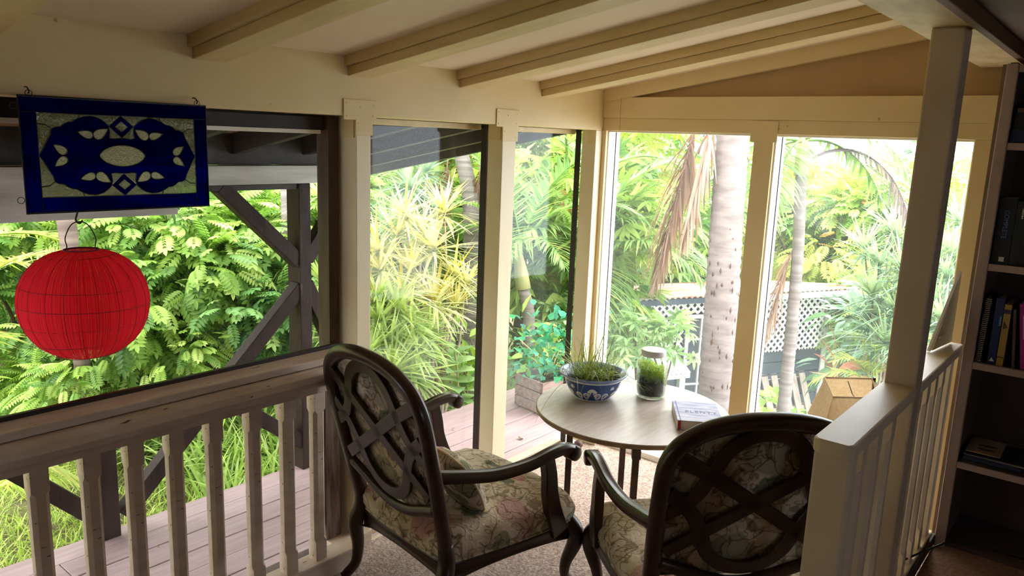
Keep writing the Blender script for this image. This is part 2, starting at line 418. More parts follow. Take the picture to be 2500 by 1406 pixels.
# tapestry with leaves and flowers
def tapestry():
    m, n, out = new_mat('floral_tapestry')
    b = N(n, 'ShaderNodeBsdfPrincipled'); b.inputs['Roughness'].default_value = 0.95; b.inputs['Specular IOR Level'].default_value = 0.1
    b.inputs['Sheen Weight'].default_value = 0.15
    n.links.new(b.outputs[0], out.inputs[0])
    t = N(n, 'ShaderNodeTexCoord')
    wz = N(n, 'ShaderNodeTexNoise'); wz.inputs['Scale'].default_value = 9; wz.inputs['Detail'].default_value = 3
    n.links.new(t.outputs['Object'], wz.inputs['Vector'])
    mixv = N(n, 'ShaderNodeMixRGB'); mixv.inputs[0].default_value = 0.10
    n.links.new(t.outputs['Object'], mixv.inputs[1]); n.links.new(wz.outputs['Color'], mixv.inputs[2])
    base = ramp(n, [(0.30, (0.42, 0.32, 0.21)), (0.5, (0.62, 0.52, 0.38)), (0.72, (0.72, 0.64, 0.50))])
    bn = N(n, 'ShaderNodeTexNoise'); bn.inputs['Scale'].default_value = 14; bn.inputs['Detail'].default_value = 6
    n.links.new(t.outputs['Object'], bn.inputs['Vector']); n.links.new(bn.outputs['Fac'], base.inputs[0])
    last = base.outputs[0]
    def blotch(scale, thr, stops, off, stretch):
        nonlocal last
        mp = N(n, 'ShaderNodeMapping'); mp.inputs['Location'].default_value = off; mp.inputs['Scale'].default_value = stretch
        mp.inputs['Rotation'].default_value = (0, 0, off[0])
        n.links.new(mixv.outputs[0], mp.inputs[0])
        vo = N(n, 'ShaderNodeTexVoronoi'); vo.inputs['Scale'].default_value = scale
        n.links.new(mp.outputs[0], vo.inputs['Vector'])
        mask = ramp(n, [(thr - 0.05, (1, 1, 1)), (thr, (0, 0, 0))])
        n.links.new(vo.outputs['Distance'], mask.inputs[0])
        sp = N(n, 'ShaderNodeSeparateColor'); n.links.new(vo.outputs['Color'], sp.inputs[0])
        cr = ramp(n, stops); n.links.new(sp.outputs[0], cr.inputs[0])
        gate = ramp(n, [(0.42, (0, 0, 0)), (0.45, (1, 1, 1))]); n.links.new(sp.outputs[1], gate.inputs[0])
        mu = N(n, 'ShaderNodeMath', operation='MULTIPLY'); n.links.new(mask.outputs[0], mu.inputs[0]); n.links.new(gate.outputs[0], mu.inputs[1])
        mx = N(n, 'ShaderNodeMixRGB'); n.links.new(mu.outputs[0], mx.inputs[0]); n.links.new(last, mx.inputs[1]); n.links.new(cr.outputs[0], mx.inputs[2])
        last = mx.outputs[0]
    blotch(6.5, 0.40, [(0.0, (0.17, 0.18, 0.10)), (0.35, (0.28, 0.27, 0.16)), (0.7, (0.10, 0.14, 0.10)), (1.0, (0.40, 0.34, 0.20))], (0.6, 0.3, 0.1), (1.7, 0.8, 1))
    blotch(3.8, 0.33, [(0.0, (0.44, 0.36, 0.16)), (0.4, (0.20, 0.22, 0.13)), (0.75, (0.56, 0.40, 0.34)), (1.0, (0.46, 0.22, 0.20))], (4.1, 0.7, 2.4), (1.2, 0.9, 1))
    blotch(5.0, 0.36, [(0.0, (0.40, 0.14, 0.16)), (0.4, (0.22, 0.09, 0.15)), (0.75, (0.62, 0.46, 0.40)), (1.0, (0.50, 0.20, 0.18))], (2.1, 1.7, 0.4), (1, 1, 1))
    # outlines and veins
    wv = None
    for sc_, wd_ in ((6.0, 0.010), (13.0, 0.014)):
        ln = N(n, 'ShaderNodeTexNoise'); ln.inputs['Scale'].default_value = sc_; ln.inputs['Detail'].default_value = 2; ln.inputs['Distortion'].default_value = 0.8
        n.links.new(t.outputs['Object'], ln.inputs['Vector'])
        lm = ramp(n, [(0.5 - wd_ * 2, (1, 1, 1)), (0.5 - wd_, (0.34, 0.27, 0.20)), (0.5 + wd_, (0.34, 0.27, 0.20)), (0.5 + wd_ * 2, (1, 1, 1))]); n.links.new(ln.outputs['Fac'], lm.inputs[0])
        mx = N(n, 'ShaderNodeMixRGB', blend_type='MULTIPLY'); mx.inputs[0].default_value = 0.75
        n.links.new(last, mx.inputs[1]); n.links.new(lm.outputs[0], mx.inputs[2]); last = mx.outputs[0]
    wv = N(n, 'ShaderNodeTexNoise'); wv.inputs['Scale'].default_value = 20; wv.inputs['Detail'].default_value = 6; wv.inputs['Distortion'].default_value = 2.5
    n.links.new(t.outputs['Object'], wv.inputs['Vector'])
    n.links.new(mx.outputs[0], b.inputs['Base Color'])
    bp = N(n, 'ShaderNodeBump'); bp.inputs['Strength'].default_value = 0.55; bp.inputs['Distance'].default_value = 0.012
    n.links.new(wv.outputs['Fac'], bp.inputs['Height']); n.links.new(bp.outputs[0], b.inputs['Normal'])
    return m
M['tapestry'] = tapestry()

# ================================================================== ROOM
FA = -0.2475      # sunken floor of the alcove
YL = 2.622        # inner face of the left wall header
XF = 4.036        # inner face of the far wall
def S(o, label=None):
    o['kind'] = 'structure'
    if label: o['label'] = label
    return o

# floors
fl = S(MB().box(-3.0, 4.0, 0.49, 2.60, FA - 0.12, FA).build('floor', M['carpet']), 'beige carpet in the sunken window alcove')
fl2 = S(MB().box(-3.0, 3.95, -3.2, 0.49, -0.30, 0.0).build('floor', M['carpet2']), 'brown carpet of the raised room by the bookcase')

# left wall
wl = S(empty('wall_left', (0, 0, 0)), 'cream window wall with plated posts beside the porch')
hd = MB().box(-3.0, XF + 0.2, YL, YL + 0.13, 1.719, 1.975).build('header_beam', M['cream'], wl, bevel=0.004)
MB().box(-3.0, -1.2, YL, YL + 0.13, FA, 1.719).build('solid_wall', M['cream'], wl)
def plate(parent, x0, x1, xs0, xs1, ztop, zbot, zend):
    y0, y1 = YL - 0.006, YL + 0.002
    m = MB()
    m.prism([(x0, zbot), (xs0, zbot), (xs0, zend), (xs1, zend), (xs1, zbot), (x1, zbot), (x1, ztop), (x0, ztop)], lambda a, b, s: (a, y1 if s else y0, b))
    o = m.build('joining_plate', M['cream'], parent, bevel=0.0015)
    for k, (nx, nz) in enumerate([(x0 + 0.015, ztop - 0.015), (x1 - 0.015, ztop - 0.02), ((x0 + x1) / 2, ztop - 0.03), (x0 + 0.015, zbot + 0.015), (x1 - 0.02, zbot + 0.02), (xs0 + 0.015, zend + 0.05), (xs1 - 0.02, zend + 0.02)]):
        MB().lathe([(0.0035, 0), (0.003, 0.002), (0.0, 0.0025)], 6).build('nail', M['cream'], o, loc=(nx, y0, nz), rot=(PI / 2, 0, 0))
    return o
pA = box('post', M['post'], wl, 2.136, 2.216, YL, YL + 0.14, FA - 0.02, 1.72)
plate(pA, 2.066, 2.243, 2.130, 2.222, 1.787, 1.703, 1.640)
pB = box('post', M['post'], wl, 3.094, 3.204, YL, YL + 0.10, FA - 0.02, 1.72)
plate(pB, 3.037, 3.217, 3.088, 3.212, 1.797, 1.708, 1.635)
pC = box('post', M['post'], wl, 3.964, 4.036, YL, YL + 0.10, FA - 0.02, 1.72)
box('side_plate', M['cream'], pC, 3.960, 3.966, YL + 0.01, YL + 0.055, 1.64, 1.72, bevel=0.001)
box('side_plate', M['cream'], pB, 3.088, 3.095, YL + 0.01, YL + 0.095, 1.64, 1.72, bevel=0.001)
box('side_plate', M['cream'], pA, 2.129, 2.137, YL + 0.01, YL + 0.12, 1.63, 1.72, bevel=0.001)
box('sill', M['rail'], wl, 2.0, XF, 2.60, 2.735, FA - 0.2, FA - 0.075)
box('dark_plate', M['darkframe'], wl, -1.2, 2.07, YL + 0.13, YL + 0.22, 1.655, 1.712)
box('drip_strip', M['cream_white'], wl, -1.2, 2.05, YL + 0.128, YL + 0.135, 1.640, 1.656, bevel=0.001)
box('rough_board', M['rough_wood'], wl, 2.0, 2.085, 2.675, 2.74, FA + 0.02, 0.70, bevel=0.006)
box('rough_strip', M['rough_wood'], wl, 1.965, 1.985, 2.66, 2.70, -0.12, 0.70, bevel=0.003)
box('chipped_base', M['rail'], wl, 2.0, 2.21, 2.60, 2.68, FA - 0.01, FA + 0.055, bevel=0.006)

def left_window(n, x0, x1, frame_mat, glass, zb, label, dark_right=True):
    wd = S(empty('window_%d' % n, ((x0 + x1) / 2, YL + 0.17, zb)), label)
    ox, oy, oz = wd.location
    def bx(nm, mat, a, b, c, d, e, f, bv=0.002):
        return MB().box(a - ox, b - ox, c - oy, d - oy, e - oz, f - oz).build(nm, mat, wd, bevel=bv)
    yg = YL + 0.165
    bx('frame_stile', frame_mat, x1 - (0.055 if n == 1 else 0.004), x1, YL + 0.105, yg + 0.02 if n == 1 else YL + 0.145, zb, 1.715)
    bx('frame_stile', M['brownframe'], x0, x0 + 0.02, yg - 0.02, yg + 0.05, zb, 1.715)
    bx('frame_head', M['rafter'] if n > 1 else M['darkframe'], x0, x1, yg - 0.015, yg + 0.05, 1.690, 1.718)
    bx('frame_sill', M['brownframe'] if n == 1 else M['rail'], x0, x1, yg - 0.03, yg + 0.03, zb - 0.02, zb + 0.012)
    bx('pane', glass, x0 + 0.015, x1 - 0.05, yg, yg + 0.005, zb + 0.01, 1.70, 0)
    return wd
left_window(1, -1.2, 2.125, M['brownframe'], M['glass_left'], -0.30, 'wide dark-framed window behind the stained glass and the left railing')
left_window(2, 2.216, 3.094, M['darkframe'], M['glass_mid'], -0.31, 'tall narrow window in front of the pale dracaenas')
left_window(3, 3.204, 3.964, M['darkframe'], M['glass_mid'], -0.31, 'tall narrow window beside the room corner')

# far wall
wf = S(empty('wall_far', (0, 0, 0)), 'cream window wall with tan gable facing the garden shed')
D = 0.14
box('gable_panel', M['tan'], wf, XF + 0.02, XF + D, 0.0, YL + 0.1, 1.75, 2.45, 0)
box('gable_beam', M['cream'], wf, XF - 0.012, XF + 0.03, 0.30, YL, 1.796, 1.915, 0.003)
box('frame_head', M['cream'], wf, XF, XF + D, 0.30, YL, 1.722, 1.796, 0.003)
box('mullion', M['cream'], wf, XF, XF + D, 1.560, 1.666, FA, 1.722, 0.003)
box('right_post', M['cream'], wf, XF, XF + D, 0.565, 0.64, FA, 1.722, 0.003)
box('right_board', M['cream'], wf, XF - 0.01, XF + D, 0.30, 0.560, FA, 1.79, 0.003)
box('left_stile', M['cream'], wf, XF - 0.004, XF + D, 2.595, YL + 0.08, FA, 1.722, 0.003)
box('floor_sill', M['cream_white'], wf, XF - 0.05, XF + D, 0.56, 2.62, FA - 0.1, FA + 0.035, 0.004)
box('mullion_plate', M['cream'], wf, XF - 0.006, XF + 0.002, 1.540, 1.686, 1.68, 1.79, 0.001)
box('corner_block', M['post'], wf, XF - 0.10, XF - 0.03, 2.48, 2.598, FA, FA + 0.075, 0.004)
MB().lathe([(0, 0), (0.022, 0.0), (0.028, 0.012), (0.026, 0.03), (0.016, 0.04), (0, 0.042)], 12).build('floor_knob', M['brownframe'], wf, smooth=True, loc=(3.845, 2.545, FA))
# sloped board of the gable
zb0 = 1.883; sl = 0.1646
MB().prism([(YL, zb0), (0.66, zb0 + sl * (YL - 0.66)), (0.66, zb0 + sl * (YL - 0.66) + 0.115), (YL, zb0 + 0.115)], lambda a, b, s: (XF - 0.02 + (0.06 if s else 0), a, b)).build('sloped_board', M['cream'], wf)
def far_window(n, y0, y1, label):
    wd = S(empty('window_%d' % n, (XF + 0.17, (y0 + y1) / 2, FA + 0.03)), label)
    ox, oy, oz = wd.location
    def bx(nm, mat, a, b, c, d, e, f, bv=0.002):
        return MB().box(a - ox, b - ox, c - oy, d - oy, e - oz, f - oz).build(nm, mat, wd, bevel=bv)
    z0 = FA + 0.035
    bx('jamb', M['cream_white'], XF + 0.02, XF + D + 0.01, y1 - 0.006, y1 + 0.01, z0, 1.722)
    bx('jamb', M['cream_white'], XF + 0.02, XF + D + 0.01, y0 - 0.01, y0 + 0.006, z0, 1.722)
    bx('head_stop', M['cream_white'], XF + 0.02, XF + D + 0.01, y0, y1, 1.712, 1.724)
    bx('glazing_bead', M['darkframe'], XF + 0.098, XF + 0.104, y1 - 0.010, y1 - 0.005, z0, 1.712)
    bx('pane', M['glass_far'], XF + 0.10, XF + 0.105, y0, y1, z0 - 0.01, 1.72, 0)
    return wd
far_window(4, 1.666, 2.595, 'far wall window in front of the big palm trunk')
far_window(5, 0.64, 1.557, 'far wall window with the slim palm and open sky')

# ceiling of the alcove
def zc(y): return 1.958 + sl * (YL - y)
ce = S(MB().prism([(YL + 0.13, zc(YL + 0.13)), (0.5, zc(0.5)), (0.5, zc(0.5) + 0.05), (YL + 0.13, zc(YL + 0.13) + 0.05)], lambda a, b, s: (-3.0 + (7.25 if s else 0), a, b)).build('ceiling', M['ceiling']), 'sloped cream ceiling with stepped rafters')
for x in (-1.33, -0.655, 0.018, 0.70, 1.42, 2.093, 2.760, 3.410):
    def pr(y0, y1, d0, d1, xa, xb):
        return MB().prism([(y0, zc(y0) - d0), (y1, zc(y1) - d0), (y1, zc(y1) - d1), (y0, zc(y0) - d1)], lambda a, b, s: (xb if s else xa, a, b))
    r1 = pr(YL, 0.56, 0.079, 0.040, x, x + 0.126).build('rafter', M['rafter'], ce, bevel=0.003)
    pr(YL, 0.56, 0.040, -0.004, x - 0.018, x + 0.130).build('upper_strip', M['rafter'], r1, bevel=0.002)
# ridge beam over the right railing, ceiling beyond it
rb = S(MB().box(-3.0, XF, 0.470, 0.662, 2.035, 2.40).build('trim_1', M['beam_pale'], bevel=0.004), 'wide pale beam on the square post')
S(MB().box(-3.0, XF, 0.440, 0.469, 2.015, 2.07).build('trim_2', M['brown_ceiling'], bevel=0.004), 'thin brown strip along the pale beam')
S(MB().box(-3.0, 3.95, -3.2, 0.44, 2.06, 2.12).build('ceiling', M['brown_ceiling']), 'brown ceiling of the room with the bookcase')
# rest of the room behind the camera
S(MB().box(3.93, 4.03, -3.2, 0.56, -0.3, 2.3).build('wall_right', M['room_wall']), 'dim wall behind the bookcase')
S(MB().box(-3.1, -3.0, -3.2, 2.7, -0.3, 2.6).build('wall_back', M['room_wall']), 'dim wall at the back of the room')
wb = S(empty('wall_side', (0, -3.2, 0)), 'dim side wall with a window opening')
for a_, b_, c_, d_ in ((-3.0, 0.7, -0.3, 2.3), (1.55, 4.0, -0.3, 2.3), (0.7, 1.55, -0.3, 0.95), (0.7, 1.55, 1.45, 2.3)):
    MB().box(a_, b_, -0.1, 0, c_, d_).build('wall_panel', M['room_wall'], wb)

# square post on the right railing
po = S(MB().box(2.745, 2.842, 0.500, 0.598, -0.02, 2.036).build('post', M['rail_backlit'], bevel=0.007), 'square cream post standing through the right railing')

# ------------------------------------------------------------------ railings
def baluster(parent, x, y, z0, z1, w, mat):
    """square baluster with chamfered corners between plain ends"""
    h = w / 2; c = w * 0.24
    def sec(cc): return [(-h + cc, -h), (h - cc, -h), (h, -h + cc), (h, h - cc), (h - cc, h), (-h + cc, h), (-h, h - cc), (-h, -h + cc)]
    m = MB(); rr = []
    for z, cc in ((z0, 0.0005), (z0 + 0.09, 0.0005), (z0 + 0.105, c), (z1 - 0.105, c), (z1 - 0.09, 0.0005), (z1, 0.0005)):
        rr.append([(a, b, z) for a, b in sec(cc)])
    m.rings(rr)
    return m.build('baluster', mat, parent, loc=(x, y, 0))

lr = thing('porch_window_railing', 'chipped cream railing with a rounded top rail in front of the left window', 'railing', (0.6, 2.53, FA))
lr.location = (0.6, 2.53, 0.0)
MB().box(-1.7, 1.42, 0.066, 0.082, 0.735, 0.757).build('shaded_edge_strip', M['darkframe'], lr)  # dark strip painted in for the shade along the cap's back edge
MB().box(-1.7, 1.42, -0.035, 0.075, 0.712, 0.742).build('cap_board', M['rail'], lr, bevel=0.004)
prof = [(-0.01, 0.0), (0.055, 0.0), (0.055, 0.022), (0.075, 0.036), (0.083, 0.058), (0.075, 0.082), (0.055, 0.098), (-0.01, 0.104)]
MB().sweep([(-1.7, -0.0, 0.608), (1.42, -0.0, 0.608)], prof).build('top_rail', M['rail'], lr, bevel=0.002)
MB().box(-1.7, 1.45, -0.05, 0.05, FA + 0.005, FA + 0.095).build('bottom_rail', M['rail'], lr, bevel=0.005)
for xw in (-0.29, -0.13, 0.03, 0.19, 0.345, 0.49, 0.648, 0.803, 0.957, 1.098, 1.240, 1.389, 1.551, 1.703, 1.848):
    baluster(lr, xw - 0.6, 0.0, FA + 0.09, 0.615, 0.054, M['rail'])

rr_ = thing('room_railing', 'cream railing with flat cap and newel block beside the right chair', 'railing', (2.06, 0.55, 0.0))
ox, oy = 2.06, 0.55
capm = MB()
def capsec(x, w, z0, z1): return [(x, -w, z0), (x, w, z0), (x, w, z1), (x, -w, z1)]
cap = []
for x, w in ((2.045, 0.030), (2.052, 0.046), (2.066, 0.054), (2.745, 0.054)):
    cap.append(capsec(x - ox, w, 0.848, 0.890))
capm.rings(cap)
capm.build('cap_rail', M['rail_lit'], rr_, bevel=0.006)
MB().box(2.842 - ox, 3.56 - ox, -0.054, 0.054, 0.848, 0.890).build('cap_rail', M['rail_lit'], rr_, bevel=0.006)
MB().box(2.060 - ox, 2.125 - ox, -0.050, 0.050, FA, 0.85).build('newel', M['rail_lit'], rr_, bevel=0.008)
MB().box(2.12 - ox, 3.56 - ox, -0.045, 0.050, 0.0, 0.055).build('bottom_rail', M['rail_lit'], rr_, bevel=0.004)
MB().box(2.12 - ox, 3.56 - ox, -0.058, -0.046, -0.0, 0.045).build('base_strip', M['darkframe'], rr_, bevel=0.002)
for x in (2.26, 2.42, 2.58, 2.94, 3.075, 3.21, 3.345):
    baluster(rr_, x - ox, -0.010, 0.05, 0.85, 0.050, M['rail_lit'])
MB().box(3.47 - ox, 3.535 - ox, -0.035, 0.04, 0.05, 0.85).build('half_post', M['rail_lit'], rr_, bevel=0.003)

# ------------------------------------------------------------------ bookcase
bc = thing('bookcase', 'tall dark bookcase with pale front edges at the right end of the railing', 'bookcase', (3.55, -0.3, 0.0))
ox, oy = 3.55, -0.3
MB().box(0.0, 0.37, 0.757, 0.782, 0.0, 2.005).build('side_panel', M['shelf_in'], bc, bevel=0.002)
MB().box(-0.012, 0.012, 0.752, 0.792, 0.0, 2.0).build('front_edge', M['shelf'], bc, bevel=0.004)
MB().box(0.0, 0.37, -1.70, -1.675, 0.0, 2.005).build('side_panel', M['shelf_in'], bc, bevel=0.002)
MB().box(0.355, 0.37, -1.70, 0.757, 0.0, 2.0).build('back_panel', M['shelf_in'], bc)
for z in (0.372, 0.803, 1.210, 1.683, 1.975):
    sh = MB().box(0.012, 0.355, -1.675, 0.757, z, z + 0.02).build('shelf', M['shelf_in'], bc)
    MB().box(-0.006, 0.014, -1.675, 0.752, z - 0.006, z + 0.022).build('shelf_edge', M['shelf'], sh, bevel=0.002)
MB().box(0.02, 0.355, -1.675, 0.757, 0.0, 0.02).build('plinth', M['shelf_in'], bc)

# cord on the floor
pts = smooth_path([(3.02, 0.58, 0.075), (3.35, 0.47, 0.072), (3.50, 0.42, 0.055), (3.6, 0.30, 0.035), (3.63, 0.12, 0.030), (3.66, 0.02, 0.12), (3.70, 0.03, 0.30), (3.72, -0.02, 0.34), (3.66, -0.10, 0.15), (3.60, -0.22, 0.03)], 8)
tag(MB().tube(pts, 0.0042, 6).build('power_cord', M['cord'], smooth=True), 'thin black cord running from the railing across the floor into the bookcase', 'cord')

# books -------------------------------------------------------------
def book(name, label, x, y, z, t, h, d, col, tilt=0.0, group=None, spiral=False, band=None, rx=0.0):
    """upright book, spine towards -X; y = left (+Y) edge at its foot"""
    b = thing(name, label, 'book', (x, y, z), 0.0, group)
    b.rotation_euler = (tilt, 0, 0)
    cm = flat('cover_' + label.replace(' ', '_')[:30], col, rough=0.45)
    m = MB()
    m.box(0.0, 0.004, -t, 0, 0, h); m.box(0.004, d, -t, -t + 0.0025, 0, h); m.box(0.004, d, -0.0025, 0, 0, h)
    m.build('cover', cm, b, bevel=0.001)
    MB().box(0.004, d - 0.004, -t + 0.0025, -0.0025, 0.004, h - 0.004).build('page_block', M['paper'], b)
    return b, cm
def spine_text(b, txt, size, y, z, mat, name='spine_lettering'):
    f = bpy.data.curves.new(name, 'FONT'); f.body = txt; f.size = size; f.extrude = 0.0002; f.align_x = 'LEFT'
    o = bpy.data.objects.new(name, f); link(o, b)
    o.location = (-0.0006, y, z)
    # text reads downwards along the spine
    o.matrix_local = Matrix(((0, 0, -1, -0.0008), (0, -1, 0, y), (-1, 0, 0, z), (0, 0, 0, 1)))
    return to_mesh(o, b, mat)
def spine_bars(b, y, z, w_, n, mat):
    """a worn, unreadable line of print on a spine"""
    m = MB(); k = z
    for i in range(n):
        h_ = 0.0035 + 0.0025 * ((i * 5) % 3) / 2
        m.box(-0.0007, 0.0002, y - w_, y, k - h_, k); k -= h_ + 0.0022
    m.build('spine_print', mat, b)
white_ink = flat('white_print', (0.72, 0.74, 0.78), 0.6)
blue_ink = flat('blue_print', (0.10, 0.16, 0.42), 0.6)
pink_ink = flat('pink_print', (0.75, 0.45, 0.62), 0.6)
dark_ink = flat('dark_print', (0.05, 0.04, 0.05), 0.6)
teal_ink = flat('teal_print', (0.12, 0.35, 0.55), 0.6)
gold_ink = flat('cream_print', (0.66, 0.60, 0.46), 0.6)
XB = 3.572
# shelf at 1.232
b, _ = book('hardback_book', 'thick black hardback with blue spine lettering at the end of its shelf', XB, 0.452, 1.231, 0.062, 0.262, 0.20, (0.006, 0.007, 0.012), tilt=0.0)
spine_text(b, 'COMPLETE', 0.023, -0.026, 0.215, blue_ink)
MB().box(-0.0008, 0, -0.046, -0.028, 0.012, 0.030).build('publisher_mark', gold_ink, b)
b, _ = book('dark_book', 'dark green-black book with faint spine lettering beside the thick black hardback', XB, 0.388, 1.231, 0.030, 0.252, 0.20, (0.010, 0.014, 0.013))
spine_bars(b, -0.018, 0.225, 0.006, 6, gold_ink)
b, _ = book('dark_book', 'dark book with a pale paper label low on its spine', XB, 0.357, 1.231, 0.034, 0.245, 0.20, (0.009, 0.010, 0.011))
MB().box(-0.0012, 0, -0.028, -0.008, 0.09, 0.175).build('spine_label', flat('spine_label', (0.16, 0.14, 0.12)), b)
b, _ = book('paperback_book', 'white-spined paperback standing among the dark books', XB - 0.004, 0.290, 1.234, 0.026, 0.232, 0.17, (0.62, 0.56, 0.54), tilt=-R(7))
MB().box(-0.0008, 0, -0.026, 0.0, 0.175, 0.195).build('spine_picture', dark_ink, b)
MB().box(-0.0008, 0, -0.020, -0.006, 0.012, 0.024).build('publisher_mark', dark_ink, b)
spine_bars(b, -0.017, 0.168, 0.006, 14, flat('brown_print', (0.35, 0.22, 0.16)))
for k, (t, h, c, lb) in enumerate([(0.040, 0.21, (0.012, 0.010, 0.012), 'black book just right of the white-spined paperback'), (0.03, 0.24, (0.03, 0.015, 0.012), 'dark maroon book second right of the white-spined paperback')]):
    book('dark_book', lb, XB, 0.258 - k * 0.043, 1.231, t, h, 0.2, c)
# shelf at 0.824
sp = thing('spiral_notebook', 'spiral-bound notebook leaning against the bookcase side', 'notebook', (XB, 0.448, 0.824))
sp.rotation_euler = (R(1.5), 0, 0)
MB().box(0.004, 0.21, -0.014, 0.0, 0.0, 0.272).build('page_block', flat('notebook_black', (0.012, 0.012, 0.014)), sp, bevel=0.001)
for k in range(34):
    MB().tube([(0.004 + 0.009 * math.cos(a), -0.007 + 0.010 * math.sin(a), 0) for a in np.linspace(0, 2 * PI, 9)[:-1]], 0.0013, 4, closed=True).build('wire_ring', M['lamp_linen'], sp, loc=(0, 0, 0.006 + k * 0.0078))
b, _ = book('hardback_book', 'deep blue hardback with a tiny white sailboat on the spine foot', XB, 0.408, 0.825, 0.030, 0.272, 0.21, (0.010, 0.022, 0.11))
MB().prism([(-0.024, 0.012), (-0.007, 0.012), (-0.014, 0.028)], lambda a, bb, s: (-0.001 if s else 0.0005, a, bb)).build('sailboat_mark', white_ink, b)
spine_bars(b, -0.02, 0.2, 0.007, 6, teal_ink)
b, _ = book('hardback_book', 'yellow-ochre book with worn patterned spine', XB - 0.003, 0.376, 0.824, 0.024, 0.252, 0.19, (0.42, 0.26, 0.06))
MB().box(-0.0008, 0, -0.024, 0, 0.215, 0.232).build('spine_band', dark_ink, b)
MB().prism([(-0.020, 0.160), (-0.004, 0.150), (-0.004, 0.186)], lambda a, bb, s: (-0.001 if s else 0.0005, a, bb)).build('spine_picture', flat('brown_patch', (0.12, 0.06, 0.03)), b)
MB().box(-0.0008, 0, -0.024, 0, 0.034, 0.038).build('spine_band', dark_ink, b)
b, _ = book('thin_book', 'thin brown book slanting beside the yellow-ochre book', XB, 0.322, 0.825, 0.010, 0.235, 0.18, (0.10, 0.06, 0.05), tilt=-R(6))
b, _ = book('paperback_book', 'magenta-spined paperback leaning left on its shelf', XB - 0.003, 0.292, 0.826, 0.014, 0.262, 0.18, (0.36, 0.015, 0.20), tilt=-R(8))
spine_bars(b, -0.0105, 0.215, 0.005, 14, pink_ink)
b, _ = book('hardback_book', 'dark blue hardback lettered in pale blue right of the magenta book', XB, 0.270, 0.825, 0.040, 0.235, 0.20, (0.008, 0.02, 0.07))
spine_text(b, 'HOOVER', 0.018, -0.024, 0.205, teal_ink)
book('dark_book', 'black book at the right of the blue-lettered dark blue hardback', XB, 0.215, 0.824, 0.04, 0.25, 0.2, (0.01, 0.01, 0.012))
# books lying on the top shelf
def flat_book(name, label, x, y1, z, sx_, sy_, t, col, rz=0.0, cat='book'):
    b = thing(name, label, cat, (x, y1, z), rz)
    m = MB(); m.box(0, sx_, -sy_, 0, 0, 0.003); m.box(0, sx_, -sy_, 0, t - 0.003, t); m.box(0, 0.003, -sy_, 0, 0.003, t - 0.003)
    m.build('cover', flat('cover_' + label.replace(' ', '_')[:30], col, 0.4), b, bevel=0.001)
    MB().box(0.003, sx_ - 0.004, -sy_ + 0.004, -0.004, 0.003, t - 0.003).build('page_block', M['paper'], b)
    return b
b = flat_book('atlas_book', 'dark blue atlas lying flat at the bottom of the pile on the high shelf', XB - 0.01, 0.448, 1.7055, 0.27, 0.36, 0.052, (0.008, 0.018, 0.055))
b = flat_book('atlas_book', 'black book with white spine lettering on the flat dark blue atlas', XB, 0.444, 1.758, 0.26, 0.33, 0.062, (0.008, 0.010, 0.016))
f = bpy.data.curves.new('spine_lettering', 'FONT'); f.body = 'Atlas'; f.size = 0.021; f.extrude = 0.0002
o = link(bpy.data.objects.new('spine_lettering', f), b)
o.matrix_local = Matrix(((0, 0, -1, -0.0008), (-1, 0, 0, -0.055), (0, 1, 0, 0.018), (0, 0, 0, 1)))
to_mesh(o, b, white_ink)
flat_book('flat_book', 'brown-edged book lying on top of the pile on the high shelf', XB + 0.01, 0.44, 1.8205, 0.22, 0.30, 0.016, (0.22, 0.14, 0.10))
# magazines on the low shelf
for k, (lb, col, dx, dy, sx_, sy_, t, rz) in enumerate([
    ('black magazine at the bottom of the pile on the low shelf', (0.012, 0.011, 0.012), -0.005, 0.44, 0.275, 0.235, 0.014, 0.0),
    ('blue magazine second from the bottom on the low shelf', (0.03, 0.045, 0.11), 0.0, 0.437, 0.27, 0.205, 0.010, 0.02),
    ('cream-backed magazine under the black folder on the low shelf', (0.42, 0.33, 0.29), 0.03, 0.44, 0.255, 0.265, 0.006, -0.03),
    ('black folder lying across the pile on the low shelf', (0.01, 0.011, 0.012), 0.02, 0.432, 0.23, 0.21, 0.005, 0.02)]):
    z = 0.393 + [0, 0.0145, 0.025, 0.0315][k]
    flat_book('magazine', lb, XB - 0.012 + dx, dy, z, sx_, sy_, t, col, rz, 'magazine')
b = flat_book('magazine', 'tan card with a dark emblem on top of the low shelf pile', XB + 0.01, 0.435, 0.437, 0.20, 0.125, 0.004, (0.40, 0.29, 0.19), 0.02, 'magazine')
for k in (0, 1):
    MB().lathe([(0.022, 0), (0.022, 0.0006), (0, 0.0008)], 16).build('emblem', dark_ink, b, loc=(0.055 + 0.05 * k, -0.07, 0.004)).scale = (0.55, 1.6, 1)

# small frame leaning on the railing against the bookcase
pf = thing('picture_frame', 'thin white-edged frame leaning on the railing cap against the bookcase', 'frame', (3.30, 0.575, 0.892))
mA = MB().beam((0.0, 0, 0.002), (0.22, -0.035, 0.30), 0.012, 0.012, up=(0, 1, 0)); mA.build('frame_edge', M['cream_white'], pf, bevel=0.002)
MB().prism([(0.012, 0.004), (0.235, 0.004), (0.235, 0.285), (0.222, 0.29)], lambda a, b, s: (a, -0.010 - 0.12 * a + (0.006 if s else 0), b)).build('backing', flat('frame_backing', (0.82, 0.68, 0.36)), pf)
MB().box(0.05, 0.235, -0.028, -0.018, 0.045, 0.058).build('frame_ledge', M['cream'], pf, bevel=0.002)

